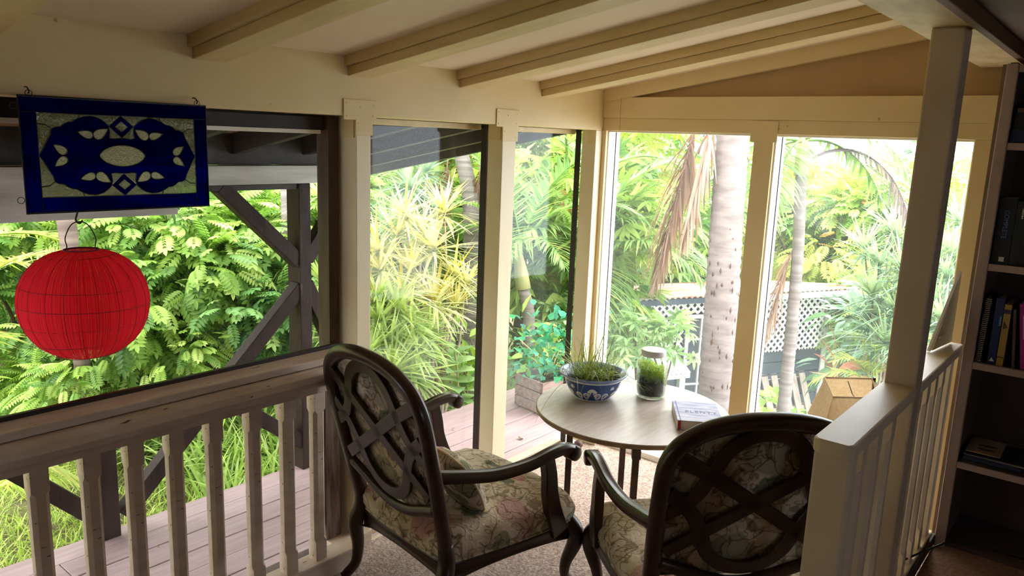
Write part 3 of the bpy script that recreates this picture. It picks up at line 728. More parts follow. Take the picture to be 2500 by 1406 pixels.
# ================================================================== CHAIRS
# local frame: x forward, y left, z up from the carpet
F0, FT, Z0, ZT, ZM, W0, WM, NN = -0.315, -0.500, 0.345, 1.125, 0.900, 0.313, 0.340, 2.33
def back_f(z): return F0 + (FT - F0) * (z - Z0) / (ZT - Z0)
def arch(off=0.0, zlow=Z0, k1=12, k2=16):
    """(y,z) points of the back outline from lower left round the top to lower right, moved inwards by off"""
    pts = []
    for z in np.linspace(zlow, ZM, k1):
        t = min(max((z - Z0) / (ZM - Z0), 0), 1); pts.append((W0 + (WM - W0) * math.sin(t * PI / 2) - off, z))
    for a in np.linspace(0, PI / 2, k2)[1:]:
        pts.append(((WM - off) * math.cos(a) ** (2 / NN), ZM + (ZT - off - ZM) * math.sin(a) ** (2 / NN)))
    return pts + [(-y, z) for y, z in pts[-2::-1]]
BN = unit((1.0, 0, -(FT - F0) / (ZT - Z0)))     # normal of the back plane, to the front
def back_pt(y, z, d=0.0):
    return V3((back_f(z), y, z)) + BN * d

def make_chair():
    c = empty('armchair')
    W = M['walnut']
    # back frame: rounded band following the arch
    m = MB()
    pts = arch(0.0)
    ring = []
    n = len(pts)
    for i, (y, z) in enumerate(pts):
        y0, z0 = pts[max(i - 1, 0)]; y1, z1 = pts[min(i + 1, n - 1)]
        t = unit((0, y1 - y0, z1 - z0)); nrm = np.array((t[2], -t[1]))     # outward in (y,z)
        if nrm[0] * y + nrm[1] * (z - 0.7) < 0: nrm = -nrm
        sec = [(0.0, -0.012), (-0.008, -0.024), (-0.030, -0.026), (-0.050, -0.017), (-0.056, -0.004), (-0.052, 0.022), (-0.030, 0.028), (-0.006, 0.022), (0.0, 0.010)]
        ring.append([back_pt(y + nrm[0] * a, z + nrm[1] * a, d) for a, d in sec])
    m.rings(ring)
    m.build('back_frame', W, c, smooth=True)
    # lattice straps between the back frame
    def strap(path, w=0.050, th=0.014):
        pp = smooth_path([back_pt(y, z, -0.012) for y, z in path], 5)
        return MB().sweep(pp, [(-w / 2, -th / 2), (w / 2, -th / 2), (w / 2, th / 2), (-w / 2, th / 2)], up=tuple(BN))
    for s in (1, -1):
        strap([(s * 0.285, 0.985), (s * 0.14, 0.895), (0, 0.800), (-s * 0.14, 0.705), (-s * 0.275, 0.615)]).build('lattice_strap', W, c, bevel=0.003)
    strap([(0.30, 0.760), (0.215, 0.820), (0.165, 0.905), (0.125, 1.0), (0.05, 1.055), (-0.05, 1.055), (-0.125, 1.0), (-0.165, 0.905), (-0.215, 0.820), (-0.30, 0.760)]).build('lattice_strap', W, c, bevel=0.003)
    strap([(0.295, 0.850), (0.215, 0.780), (0.165, 0.695), (0.125, 0.605), (0.05, 0.550), (-0.05, 0.550), (-0.125, 0.605), (-0.165, 0.695), (-0.215, 0.780), (-0.295, 0.850)]).build('lattice_strap', W, c, bevel=0.003)
    # lower rail of the back, dipping in the middle
    lp = smooth_path([back_pt(y, z, -0.004) for y, z in ((0.290, 0.565), (0.20, 0.530), (0.10, 0.490), (0, 0.475), (-0.10, 0.490), (-0.20, 0.530), (-0.290, 0.565))], 5)
    MB().tube(lp, 0.024, 10, 0.75, up=tuple(BN)).build('lower_rail', W, c, smooth=True)
    # upholstered back panel in front of the lattice
    inner = arch(0.046, zlow=0.50)
    inner = [(y, z) for y, z in inner]
    cy_, cz_ = 0.0, 0.80
    rr = []
    for k, d in ((1.0, 0.006), (1.0, 0.030), (0.93, 0.052), (0.75, 0.066), (0.45, 0.074), (0.12, 0.077)):
        rr.append([back_pt(cy_ + (y - cy_) * k, cz_ + (z - cz_) * k, d) for y, z in inner])
    MB().rings(rr).build('back_panel', M['tapestry'], c, smooth=True)
    # seat outline
    def seat(off):
        o = []
        wf, wr, ff, fr_ = 0.354 - off, 0.296 - off, 0.322 - off, -0.325 + off
        for t in np.linspace(-1, 1, 13): o.append((ff + 0.030 * (1 - t * t) - (0.035 if abs(t) == 1 else 0.008 if abs(t) > 0.8 else 0), t * wf * (0.985 if abs(t) == 1 else 1)))
        for t in np.linspace(0, 1, 9)[1:-1]: o.append((ff - 0.05 + (fr_ - ff + 0.05) * t, wf + 0.012 * math.sin(PI * t) + (wr - wf) * t))
        for t in np.linspace(1, -1, 9): o.append((fr_ - 0.012 * (1 - t * t), t * wr))
        for t in np.linspace(1, 0, 9)[1:-1]: o.append((ff - 0.05 + (fr_ - ff + 0.05) * t, -(wf + 0.012 * math.sin(PI * t) + (wr - wf) * t)))
        return o
    rr = []
    for off, z in ((0.012, 0.335), (0.0, 0.350), (-0.010, 0.375), (-0.012, 0.405), (0.0, 0.428), (0.030, 0.445), (0.09, 0.459), (0.18, 0.467), (0.27, 0.470)):
        rr.append([(x, y, z) for x, y in seat(off)])
    MB().rings(rr).build('seat_cushion', M['tapestry'], c, smooth=True)
    # gimp under the cushion and scalloped apron
    so = seat(0.004); n = len(so)
    MB().tube([(x, y, 0.342) for x, y in so], 0.007, 6, closed=True).build('piping', M['tapestry'], c, smooth=True)
    rr = [[], [], [], [], [], [], [], []]
    for i, (x, y) in enumerate(so):
        edge = min(1.0, max(abs(x - (-0.0)) / 0.33 if abs(y) > 0.28 else abs(y) / 0.32, 0))
        dip = 0.014 * (1 - edge) ** 0.7 - 0.030 * edge ** 3
        zb = 0.272 + dip
        k = 0.93
        rr[0].append((x * k, y * k, 0.338)); rr[1].append((x * 1.0, y * 1.0, 0.338)); rr[2].append((x * 1.012, y * 1.012, 0.326)); rr[3].append((x * 0.996, y * 0.996, 0.312)); rr[4].append((x * 0.992, y * 0.992, zb + 0.012)); rr[5].append((x * 1.004, y * 1.004, zb + 0.006)); rr[6].append((x * 1.0, y * 1.0, zb)); rr[7].append((x * k, y * k, zb + 0.004))
    MB().rings(rr, False, False).build('apron', W, c, smooth=True)
    # legs
    def leg(path, rad):
        return MB().tube(smooth_path(path, 5), lambda: 0, 4) if False else MB().sweep(smooth_path(path, 5), lambda i: [(r_ * math.cos(2 * PI * k / 10), r_ * math.sin(2 * PI * k / 10)) for k in range(10) for r_ in [np.interp(i, np.linspace(0, (len(path) - 1) * 5, len(rad)), rad)]], up=(0.3, 1, 0))
    for s in (1, -1):
        leg([(0.290, s * 0.315, 0.345), (0.322, s * 0.340, 0.285), (0.330, s * 0.338, 0.22), (0.312, s * 0.312, 0.13), (0.318, s * 0.300, 0.06), (0.352, s * 0.292, 0.022), (0.372, s * 0.290, 0.004)],
            [0.034, 0.038, 0.034, 0.025, 0.020, 0.021, 0.019]).build('leg', W, c, smooth=True)
        leg([(back_f(0.40), s * 0.290, 0.42), (-0.325, s * 0.296, 0.345), (-0.345, s * 0.312, 0.27), (-0.330, s * 0.318, 0.16), (-0.335, s * 0.328, 0.07), (-0.365, s * 0.345, 0.022), (-0.385, s * 0.352, 0.004)],
            [0.030, 0.034, 0.034, 0.027, 0.022, 0.021, 0.018]).build('leg', W, c, smooth=True)
    # arms with a scroll, and their posts
    for s in (1, -1):
        ap = smooth_path([(-0.405, s * 0.300, 0.712), (-0.30, s * 0.318, 0.690), (-0.15, s * 0.346, 0.668), (0.0, s * 0.366, 0.672), (0.12, s * 0.376, 0.694), (0.195, s * 0.379, 0.697), (0.240, s * 0.379, 0.682)], 5)
        na = len(ap)
        def prof(i):
            t = i / (na - 1); a = 0.021 + 0.006 * t; b = 0.022 - 0.004 * t
            return [(-a, -b), (a, -b), (a * 1.05, b * 0.35), (a * 0.62, b), (a * 0.3, b * 0.86), (-a * 0.3, b * 0.86), (-a * 0.62, b), (-a * 1.05, b * 0.35)]
        am = MB().sweep(ap, prof).build('arm', W, c, bevel=0.0025, smooth=True)
        MB().lathe([(0, -0.030), (0.024, -0.030), (0.031, -0.026), (0.033, -0.010), (0.031, 0.0), (0.033, 0.010), (0.031, 0.026), (0.024, 0.030), (0, 0.030)], 20).build('scroll', W, am, smooth=True, loc=(0.238, s * 0.379, 0.668), rot=(PI / 2, 0, 0))
        qp = smooth_path([(0.100, s * 0.374, 0.680), (0.118, s * 0.374, 0.60), (0.128, s * 0.372, 0.52), (0.158, s * 0.366, 0.43), (0.200, s * 0.352, 0.350), (0.215, s * 0.346, 0.315)], 5)
        nq = len(qp)
        def profq(i):
            t = i / (nq - 1); a = 0.026 + 0.016 * t; b = 0.019
            return [(-b, -a), (b, -a), (b, a), (b * 0.5, a * 0.92), (0, a), (-b * 0.5, a * 0.92), (-b, a)]
        MB().sweep(qp, profq, up=(1, 0, 0)).build('arm_post', W, c, bevel=0.004)
    return c
ch1 = make_chair()
ch2 = copy_tree(ch1)
tag(ch1, 'dark walnut armchair with rounded openwork back and floral seat beside the left railing', 'chair', 'floral walnut armchairs')
tag(ch2, 'dark walnut armchair with rounded openwork back, partly hidden behind the newel of the right railing', 'chair', 'floral walnut armchairs')
ch1.location = (2.250, 2.047, FA); ch1.rotation_euler = (0, 0, R(-8.2))
ch2.location = (2.560, 1.126, FA); ch2.rotation_euler = (0, 0, R(46)); ch2.scale = (0.99, 0.99, 0.99)

# small pillow on the left chair
pw = thing('pillow', 'small floral pillow with corded edge lying on the seat of the left armchair', 'pillow', (0, 0, 0))
def pillow_pts(k, th, n=28):
    o = []
    for i in range(n):
        a = 2 * PI * i / n
        cx, sx2 = math.cos(a), math.sin(a)
        r_ = 0.15 / max(abs(cx), abs(sx2)) ** 0.55 * 0.93
        o.append((r_ * cx * k, r_ * sx2 * k * 0.95, th))
    return o
m = MB(); m.rings([pillow_pts(k, t) for k, t in ((0.2, -0.055), (0.6, -0.048), (0.85, -0.030), (0.97, -0.010), (1.0, 0.0), (0.97, 0.010), (0.85, 0.030), (0.6, 0.048), (0.2, 0.055))])
m.build('pillow_body', M['tapestry'], pw, smooth=True)
MB().tube(pillow_pts(1.0, 0), 0.0045, 6, closed=True).build('corded_edge', M['lamp_linen'], pw, smooth=True)
pw.matrix_world = Matrix.Translation((2.08, 1.93, FA + 0.575)) @ Matrix.Rotation(R(-12), 4, 'Z') @ Matrix.Rotation(R(62), 4, 'Y') @ Matrix.Rotation(R(8), 4, 'Z')

# ================================================================== TABLE
TZ = 0.42
tb = thing('side_table', 'round travertine table on slim bronze legs with a planted bowl and jar', 'table', (3.06, 1.735, FA))
h = TZ - FA
MB().lathe([(0, h - 0.024), (0.436, h - 0.024), (0.448, h - 0.020), (0.453, h - 0.012), (0.453, h - 0.004), (0.449, h), (0, h)], 72).build('tabletop', M['travertine'], tb, smooth=False)
MB().lathe([(0.4495, h - 0.0225), (0.4545, h - 0.012), (0.4535, h - 0.003), (0.448, h - 0.004), (0.444, h - 0.0225)], 72, closed=True).build('tabletop_edge', pm('rough_stone_edge', (0.46, 0.33, 0.25), (0.26, 0.17, 0.12), rough=0.7, scale=14, bump=0.2), tb, smooth=True)
def legpt(a, z, r=0.285): return (r * math.cos(R(a)), r * math.sin(R(a)), z)
for a in (216, 126, 36, 306):
    m = MB().beam(legpt(a, 0.0), legpt(a, h - 0.024), 0.030, 0.030, up=(math.cos(R(a)), math.sin(R(a)), 0))
    lg = m.build('leg', M['bronze'], tb, bevel=0.004)
    MB().beam(legpt(a, h - 0.13), legpt(a, h - 0.085), 0.040, 0.040, up=(math.cos(R(a)), math.sin(R(a)), 0)).build('leg_collar', M['bronze'], lg, bevel=0.004)
    MB().beam(legpt(a, 0.0), legpt(a, 0.02), 0.038, 0.038, up=(math.cos(R(a)), math.sin(R(a)), 0)).build('leg_foot', M['bronze'], lg, bevel=0.003)
    for sg in (1, -1):
        b2 = a + sg * 45
        p0 = V3(legpt(a, h - 0.085)); p2 = V3(legpt(b2, h - 0.030, 0.215)); p1 = (p0 + p2) / 2 + V3((0, 0, -0.015))
        MB().tube(smooth_path([p0, p1, p2], 5), 0.009, 6).build('curved_brace', M['bronze'], tb, smooth=True)

# blue and white bowl -------------------------------------------------
BX, BY = 3.065, 1.965
bw = thing('planter_bowl', 'blue and white porcelain bowl with scroll painting on the travertine table', 'bowl', (BX, BY, TZ))
bprof = [(0.078, 0.0), (0.084, 0.004), (0.092, 0.012), (0.112, 0.034), (0.130, 0.064), (0.140, 0.096), (0.1425, 0.108)]
MB().lathe([(0.0, 0.002)] + bprof + [(0.134, 0.108), (0.128, 0.09), (0.11, 0.05), (0.09, 0.035), (0.0, 0.03)], 48).build('bowl_body', M['porcelain_blue'], bw, smooth=True)
MB().lathe([(0.1425, 0.106), (0.150, 0.112), (0.163, 0.121), (0.168, 0.128), (0.166, 0.131), (0.158, 0.128), (0.140, 0.116), (0.134, 0.108)], 48, closed=True).build('flared_rim', M['porcelain_pale'], bw, smooth=True)
MB().lathe([(0.1426, 0.102), (0.147, 0.107), (0.147, 0.111), (0.142, 0.112)], 48, closed=True).build('white_band', M['porcelain_white'], bw, smooth=True)
MB().lathe([(0.076, 0.0), (0.0855, 0.002), (0.089, 0.007), (0.086, 0.009)], 48, closed=True).build('foot_ring', M['porcelain_white'], bw, smooth=True)
def on_bowl(ang, z, d=0.0006):
    zs = [p[1] for p in bprof]; rs = [p[0] for p in bprof]
    r = float(np.interp(z, zs, rs)) + d
    return V3((r * math.cos(ang), r * math.sin(ang), z))
def paint(path, wd, closed=False):
    """ribbon painted on the bowl: path of (arc m, z), width list"""
    pts = [on_bowl(a / 0.135, z) for a, z in path]
    n = len(pts); vs_ = []
    for i in range(n):
        d = unit(pts[min(i + 1, n - 1)] - pts[max(i - 1, 0)]); nr = unit((pts[i][0], pts[i][1], -0.35 * 0.13)); sd = np.cross(d, nr)
        wv = wd[i] if hasattr(wd, '__len__') else wd
        vs_ += [pts[i] + sd * wv, pts[i] - sd * wv]
    return vs_, [(2 * i, 2 * i + 1, 2 * i + 3, 2 * i + 2) for i in range(n - 1)]
def motif(kind, a0):
    m = MB()
    if kind == 'scroll':
        for mir in (1, -1):
            t = np.linspace(0, 1, 26)
            rr = 0.016 * (1 - t) + 0.0025; th = t * 3.3 * PI
            m.add(*paint([(a0 + mir * (0.020 + rr[i] * math.cos(th[i])), 0.036 + rr[i] * math.sin(th[i]) * 0.95) for i in range(26)], list(0.0034 * (1 - t) + 0.0012)))
            m.add(*paint([(a0 + mir * (0.036 - 0.03 * s_), 0.034 - 0.020 * math.sin(s_ * PI * 0.9)) for s_ in np.linspace(0, 1, 10)], 0.0022))
    elif kind == 'fan':
        for k in range(9):
            an = R(12 + 156 * k / 8)
            m.add(*paint([(a0 + math.cos(an) * r, 0.058 + math.sin(an) * r * 0.95) for r in (0.004, 0.012, 0.020, 0.023)], [0.0006, 0.0019, 0.0034, 0.0012]))
        for mir in (1, -1):
            t = np.linspace(0, 1, 20); rr = 0.010 * (1 - t) + 0.002; th = t * 3 * PI + 0.6
            m.add(*paint([(a0 + mir * (0.016 + rr[i] * math.cos(th[i])), 0.054 + rr[i] * math.sin(th[i])) for i in range(20)], 0.0019))
    else:
        for k, an in enumerate((20, 48, 72, 90, 108, 132, 160)):
            an = R(an); L = 0.024 - 0.003 * abs(k - 3)
            m.add(*paint([(a0 + math.cos(an) * r, 0.070 + math.sin(an) * r * 0.85) for r in (0.002, L * 0.4, L * 0.75, L)], [0.0008, 0.0032, 0.0024, 0.0002]))
    return m
va = math.atan2(0 - BY, 0 - BX)
for k in range(8):
    a0 = (va + 2 * PI * k / 8) * 0.135
    motif('fan' if k % 2 == 0 else 'lotus', a0).build('painted_flower', M['porcelain_white'], bw)
    motif('scroll', a0 + PI / 8 * 0.135).build('painted_scroll', M['porcelain_white'], bw)
MB().lathe([(0.0, 0.036), (0.1, 0.05), (0.124, 0.085), (0.10, 0.094), (0.0, 0.100)], 24).build('soil_bed', M['soil'], bw, smooth=True)

GRASS_STOPS = [(0.0, (0.10, 0.16, 0.025)), (0.5, (0.26, 0.36, 0.05)), (0.85, (0.46, 0.50, 0.10)), (1.0, (0.50, 0.36, 0.12))]
M['bowl_grass'] = leaf_mat('bowl_grass', GRASS_STOPS, 0.3)
def np_mesh(name, V, F, tint, mat, smooth=True):
    V = np.asarray(V, np.float32); F = np.asarray(F, np.int32)
    me = bpy.data.meshes.new(name)
    me.vertices.add(len(V)); me.vertices.foreach_set('co', V.ravel())
    k = F.shape[1]
    me.loops.add(F.size); me.loops.foreach_set('vertex_index', F.ravel())
    me.polygons.add(len(F)); me.polygons.foreach_set('loop_start', np.arange(0, F.size, k, dtype=np.int32))
    me.polygons.foreach_set('loop_total', np.full(len(F), k, np.int32))
    if smooth: me.polygons.foreach_set('use_smooth', np.ones(len(F), bool))
    if tint is not None:
        at = me.attributes.new('tint', 'FLOAT', 'POINT'); at.data.foreach_set('value', np.asarray(tint, np.float32))
    me.update(calc_edges=True)
    if mat: me.materials.append(mat)
    return me
def blades(bases, dirs, lens, widths, curls, tints, segs=5):
    """grass blades: arching strips; dirs horizontal-ish unit start directions (3D), curl = how far gravity bends them"""
    n = len(bases); V = np.zeros((n, segs + 1, 2, 3)); T = np.zeros((n, segs + 1, 2))
    p = bases.copy(); d = dirs.copy()
    side = np.cross(d, np.array([0, 0, 1.0])); side /= np.maximum(np.linalg.norm(side, axis=1, keepdims=True), 1e-6)
    for s in range(segs + 1):
        wv = widths * (1 - (s / segs) ** 2.2) + 0.0002
        V[:, s, 0] = p - side * wv[:, None] / 2; V[:, s, 1] = p + side * wv[:, None] / 2
        T[:, s] = tints[:, None]
        p = p + d * (lens / segs)[:, None]
        d = d + np.array([0, 0, -1.0]) * (curls / segs)[:, None]; d /= np.linalg.norm(d, axis=1, keepdims=True)
    idx = np.arange(n * (segs + 1) * 2).reshape(n, segs + 1, 2)
    F = np.stack([idx[:, :-1, 0], idx[:, :-1, 1], idx[:, 1:, 1], idx[:, 1:, 0]], -1).reshape(-1, 4)
    return V.reshape(-1, 3), F, T.ravel()
def rand_dirs(n, zmin, zmax):
    a = RNG.uniform(0, 2 * PI, n); z = RNG.uniform(zmin, zmax, n); r = np.sqrt(np.maximum(1 - z * z, 0))
    return np.stack([r * np.cos(a), r * np.sin(a), z], 1)
gp = thing('bowl_plant', 'tufts of thin arching grass growing in the blue and white bowl', 'plant', (BX, BY, TZ + 0.092))
cl = [(-0.02, 0.05, 0.04, 90, 0.25), (-0.055, 0.01, 0.035, 70, 0.19), (0.03, -0.02, 0.05, 90, 0.16), (0.07, -0.06, 0.03, 40, 0.11), (-0.01, -0.05, 0.05, 70, 0.13), (0.05, 0.05, 0.04, 50, 0.17)]
for cx, cy2, sp_, n_, L in cl:
    n_ = int(n_ * 0.55)
    ba = np.stack([RNG.normal(cx, sp_ * 0.5, n_), RNG.normal(cy2, sp_ * 0.5, n_), np.full(n_, 0.0)], 1)
    rr_n = np.linalg.norm(ba[:, :2], axis=1); ba[:, :2] *= np.minimum(1, 0.11 / np.maximum(rr_n, 1e-5))[:, None]
    dd = rand_dirs(n_, 0.25, 0.97); dd[:, 1] += 0.22; dd[:, 0] -= 0.05; dd /= np.linalg.norm(dd, axis=1, keepdims=True)
    V, F, T = blades(ba, dd, RNG.uniform(0.5, 1.25, n_) * L * 1.6, RNG.uniform(0.0030, 0.0050, n_), RNG.uniform(0.5, 2.0, n_), np.clip(RNG.normal(0.5, 0.22, n_), 0, 1), 6)
    me = np_mesh('grass_tuft', V, F, T, M['bowl_grass'])
    o = link(bpy.data.objects.new('grass_tuft', me), gp); o['kind'] = 'stuff'
# a few long blades singled out
for k, (az, L, el) in enumerate([(130, 0.26, 0.75), (150, 0.24, 0.55), (110, 0.28, 0.8), (95, 0.25, 0.9), (170, 0.27, 0.5), (160, 0.22, 0.7), (-50, 0.20, 0.55), (-62, 0.18, 0.45)]):
    ba = np.array([[0.04 * math.cos(R(az)), 0.04 * math.sin(R(az)), 0.0]])
    dd = np.array([[math.cos(R(az)) * (1 - el * el) ** 0.5, math.sin(R(az)) * (1 - el * el) ** 0.5, el]])
    V, F, T = blades(ba, dd, np.array([L]), np.array([0.0042]), np.array([0.9 if el > .6 else 0.5]), np.array([0.3 + 0.07 * k]), 8)
    link(bpy.data.objects.new('long_blade', np_mesh('long_blade', V, F, T, M['bowl_grass'])), gp)

# jar -----------------------------------------------------------------
JX, JY = 3.275, 1.757
jr = thing('terrarium_jar', 'tall glass jar with white lid holding soil and bright green moss', 'jar', (JX, JY, TZ))
M['jar_glass'] = glass_mat('jar_glass', 0.010, (0.93, 0.98, 0.95), 0.12, 0.0, 0.85, 2.6)
jp = [(0.062, 0.002), (0.070, 0.006), (0.074, 0.02), (0.075, 0.05), (0.075, 0.165), (0.071, 0.185), (0.060, 0.200), (0.054, 0.207), (0.054, 0.222)]
MB().lathe([(0, 0.002)] + jp + [(0.051, 0.222), (0.051, 0.206), (0.057, 0.197), (0.068, 0.183), (0.072, 0.165), (0.072, 0.05), (0.069, 0.018), (0, 0.012)], 40).build('jar_body', M['jar_glass'], jr, smooth=True)
MB().lathe([(0.0, 0.212), (0.058, 0.212), (0.060, 0.215), (0.061, 0.236), (0.059, 0.241), (0.054, 0.243), (0.0, 0.243)], 40).build('lid', M['white_lid'], jr, smooth=True, bevel=0.001)
MB().lathe([(0, 0.0125), (0.067, 0.019), (0.0705, 0.04), (0.0705, 0.082), (0.05, 0.090), (0.02, 0.084), (0, 0.088)], 32).build('soil_layer', M['soil'], jr, smooth=True)
M['moss'] = leaf_mat('moss', [(0.0, (0.14, 0.20, 0.02)), (0.4, (0.50, 0.58, 0.05)), (1.0, (0.80, 0.85, 0.20))], 0.4)
n = 5200
a = RNG.uniform(0, 2 * PI, n); r = 0.068 * np.sqrt(RNG.uniform(0, 1, n)); zz = 0.083 + RNG.uniform(0, 1, n) ** 1.25 * 0.078
dens = np.cos(a - R(150)) * 0.5 + 0.5; zz = zz + dens * RNG.uniform(0, 0.030, n)
ba = np.stack([r * np.cos(a), r * np.sin(a), zz], 1)
V, F, T = blades(ba, rand_dirs(n, -0.1, 0.9), RNG.uniform(0.005, 0.011, n), RNG.uniform(0.003, 0.0055, n), RNG.uniform(0, 1.2, n), np.clip((zz - 0.085) / 0.08 * 0.8 + RNG.normal(0, 0.15, n), 0, 1), 2)
rad = np.hypot(V[:, 0], V[:, 1]); V[:, :2] *= np.minimum(1, 0.0705 / np.maximum(rad, 1e-6))[:, None]
o = link(bpy.data.objects.new('moss', np_mesh('moss', V, F, T, M['moss'])), jr); o['kind'] = 'stuff'
for az, zt, ln in ((150, 0.09, 0.115), (170, 0.09, 0.095), (120, 0.09, 0.10), (200, 0.09, 0.08), (140, 0.10, 0.09)):
    # small fern fronds
    ba = []; dd = []; L = []
    base = V3((0.035 * math.cos(R(az)), 0.035 * math.sin(R(az)), zt)); d = unit((0.25 * math.cos(R(az)), 0.25 * math.sin(R(az)), 1))
    for i in range(14):
        p = base + d * ln * i / 13; d = unit(d + V3((-0.05, -0.04, -0.03)))
        for sg in (1, -1):
            sd = unit(np.cross(d, (0, 0, 1))) * sg
            ba.append(p); dd.append(unit(sd + d * 0.5)); L.append(0.022 * math.sin(PI * (i + 2) / 16))
    ba = np.array(ba); nn = len(ba)
    V, F, T = blades(ba, np.array(dd), np.array(L), np.full(nn, 0.005), np.full(nn, 0.3), RNG.uniform(0.35, 0.9, nn), 2)
    rad = np.hypot(V[:, 0], V[:, 1]); V[:, :2] *= np.minimum(1, 0.0700 / np.maximum(rad, 1e-6))[:, None]
    link(bpy.data.objects.new('fern_frond', np_mesh('fern_frond', V, F, T, M['moss'])), jr)

# cookbook --------------------------------------------------------------
cb = thing('cookbook', 'thick book with pale blue clouded cover lying on the travertine table', 'book', (2.955, 1.445, TZ + 0.001), R(33))
L_, W_, T_ = 0.262, 0.200, 0.046
cm = pm('cookbook_cover', (0.50, 0.50, 0.64), (0.22, 0.25, 0.46), rough=0.4, scale=5, stretch=(9, 2.2, 1), lo=0.35, hi=0.65)
MB().box(0, L_, -W_, 0, T_ - 0.003, T_).box(0, L_, -W_, 0, 0, 0.003).build('cover', cm, cb, bevel=0.001)
MB().box(0, L_, -0.003, 0.0, 0.003, T_ - 0.003).build('spine', M['white_lid'], cb, bevel=0.001)
MB().box(0.0, 0.003, -0.016, -0.003, 0.003, T_ - 0.003).build('red_headband', flat('red_cloth', (0.45, 0.02, 0.05)), cb)
MB().box(0.004, L_ - 0.004, -W_ + 0.004, -0.003, 0.003, T_ - 0.003).build('page_block', M['paper'], cb)
MB().box(0.0, L_, -0.016, -0.012, T_, T_ + 0.0006).build('hinge_line', flat('blue_line', (0.04, 0.08, 0.40)), cb)
f = bpy.data.curves.new('title_lettering', 'FONT'); f.body = 'PLENTY'; f.size = 0.036; f.extrude = 0.0003; f.align_x = 'CENTER'; f.space_character = 1.2
o = link(bpy.data.objects.new('title_lettering', f), cb)
o.location = (L_ * 0.42, -0.115, T_ + 0.0004); o.rotation_euler = (0, 0, R(-90))
to_mesh(o, cb, flat('slate_blue_print', (0.10, 0.13, 0.27)))

# lamp behind the right chair --------------------------------------------
lp = thing('table_lamp', 'tan linen lamp with a tilted square shade behind the right chair', 'lamp', (3.42, 0.86, FA))
MB().lathe([(0, 0), (0.11, 0), (0.11, 0.012), (0.04, 0.03), (0.022, 0.06), (0.05, 0.14), (0.07, 0.24), (0.05, 0.36), (0.02, 0.42), (0.014, 0.50), (0, 0.50)], 24).build('lamp_base', M['bronze'], lp, smooth=True)
MB().tube([(0, 0, 0.48), (0.0, 0.0, 0.84)], 0.005, 8).build('lamp_stem', M['iron'], lp, smooth=True)
sh = empty('lamp_shade', (0.0, 0.0, 0.80), R(0), lp)
sh.matrix_local = Matrix.Translation((0, 0, 0.80)) @ Matrix.Rotation(R(-9), 4, 'Y') @ Matrix.Rotation(R(28), 4, 'Z')
def sq(hx, hy, z): return [(-hx, -hy, z), (hx, -hy, z), (hx, hy, z), (-hx, hy, z)]
m = MB(); m.rings([sq(0.150, 0.150, -0.10), sq(0.098, 0.098, 0.10), sq(0.095, 0.095, 0.10), sq(0.147, 0.147, -0.10)], False, False)
m.f.append((0, 1, 13, 12)); m.f.append((1, 2, 14, 13)); m.f.append((2, 3, 15, 14)); m.f.append((3, 0, 12, 15))
m.build('shade_panels', M['shade_linen'], sh)
for z, hx in ((0.10, 0.0975), (-0.10, 0.150)):
    MB().tube(sq(hx, hx, z), 0.004, 6, closed=True).build('shade_trim', M['lamp_linen'], sh)
MB().tube([(-0.095, 0, 0.085), (0, 0, 0.07), (0.095, 0, 0.085)], 0.002, 5).build('shade_wire', M['iron'], sh)
MB().box(0.070, 0.092, -0.108, -0.098, 0.03, 0.115).build('shade_clip', M['walnut'], sh, bevel=0.003)

# ================================================================== STAINED GLASS
PXC, PY, PZC = 1.1525, 2.595, 1.548
HW, HH = 0.2925, 0.1735
sg_ = thing('stained_glass_panel', 'blue and clear stained glass panel with scrolled wreath hanging from the header', 'panel', (PXC, PY, PZC))
def blue_glass():
    m, n, out = new_mat('cobalt_glass')
    tp = N(n, 'ShaderNodeBsdfTransparent')
    t = N(n, 'ShaderNodeTexCoord'); ns = N(n, 'ShaderNodeTexNoise'); ns.inputs['Scale'].default_value = 5; mp = N(n, 'ShaderNodeMapping'); mp.inputs['Scale'].default_value = (1, 3, 3)
    n.links.new(t.outputs['Object'], mp.inputs[0]); n.links.new(mp.outputs[0], ns.inputs['Vector'])
    r = ramp(n, [(0.35, (0.0, 0.0, 0.22)), (0.7, (0.002, 0.006, 0.62))]); n.links.new(ns.outputs['Fac'], r.inputs[0]); n.links.new(r.outputs[0], tp.inputs[0])
    tl = N(n, 'ShaderNodeBsdfTranslucent'); tl.inputs[0].default_value = (0.0, 0.004, 0.30, 1)
    gl = N(n, 'ShaderNodeBsdfGlossy'); gl.inputs['Roughness'].default_value = 0.08
    mx = N(n, 'ShaderNodeMixShader'); mx.inputs[0].default_value = 0.35
    n.links.new(tp.outputs[0], mx.inputs[1]); n.links.new(tl.outputs[0], mx.inputs[2])
    m2 = N(n, 'ShaderNodeMixShader'); m2.inputs[0].default_value = 0.025
    n.links.new(mx.outputs[0], m2.inputs[1]); n.links.new(gl.outputs[0], m2.inputs[2]); n.links.new(m2.outputs[0], out.inputs[0])
    return m
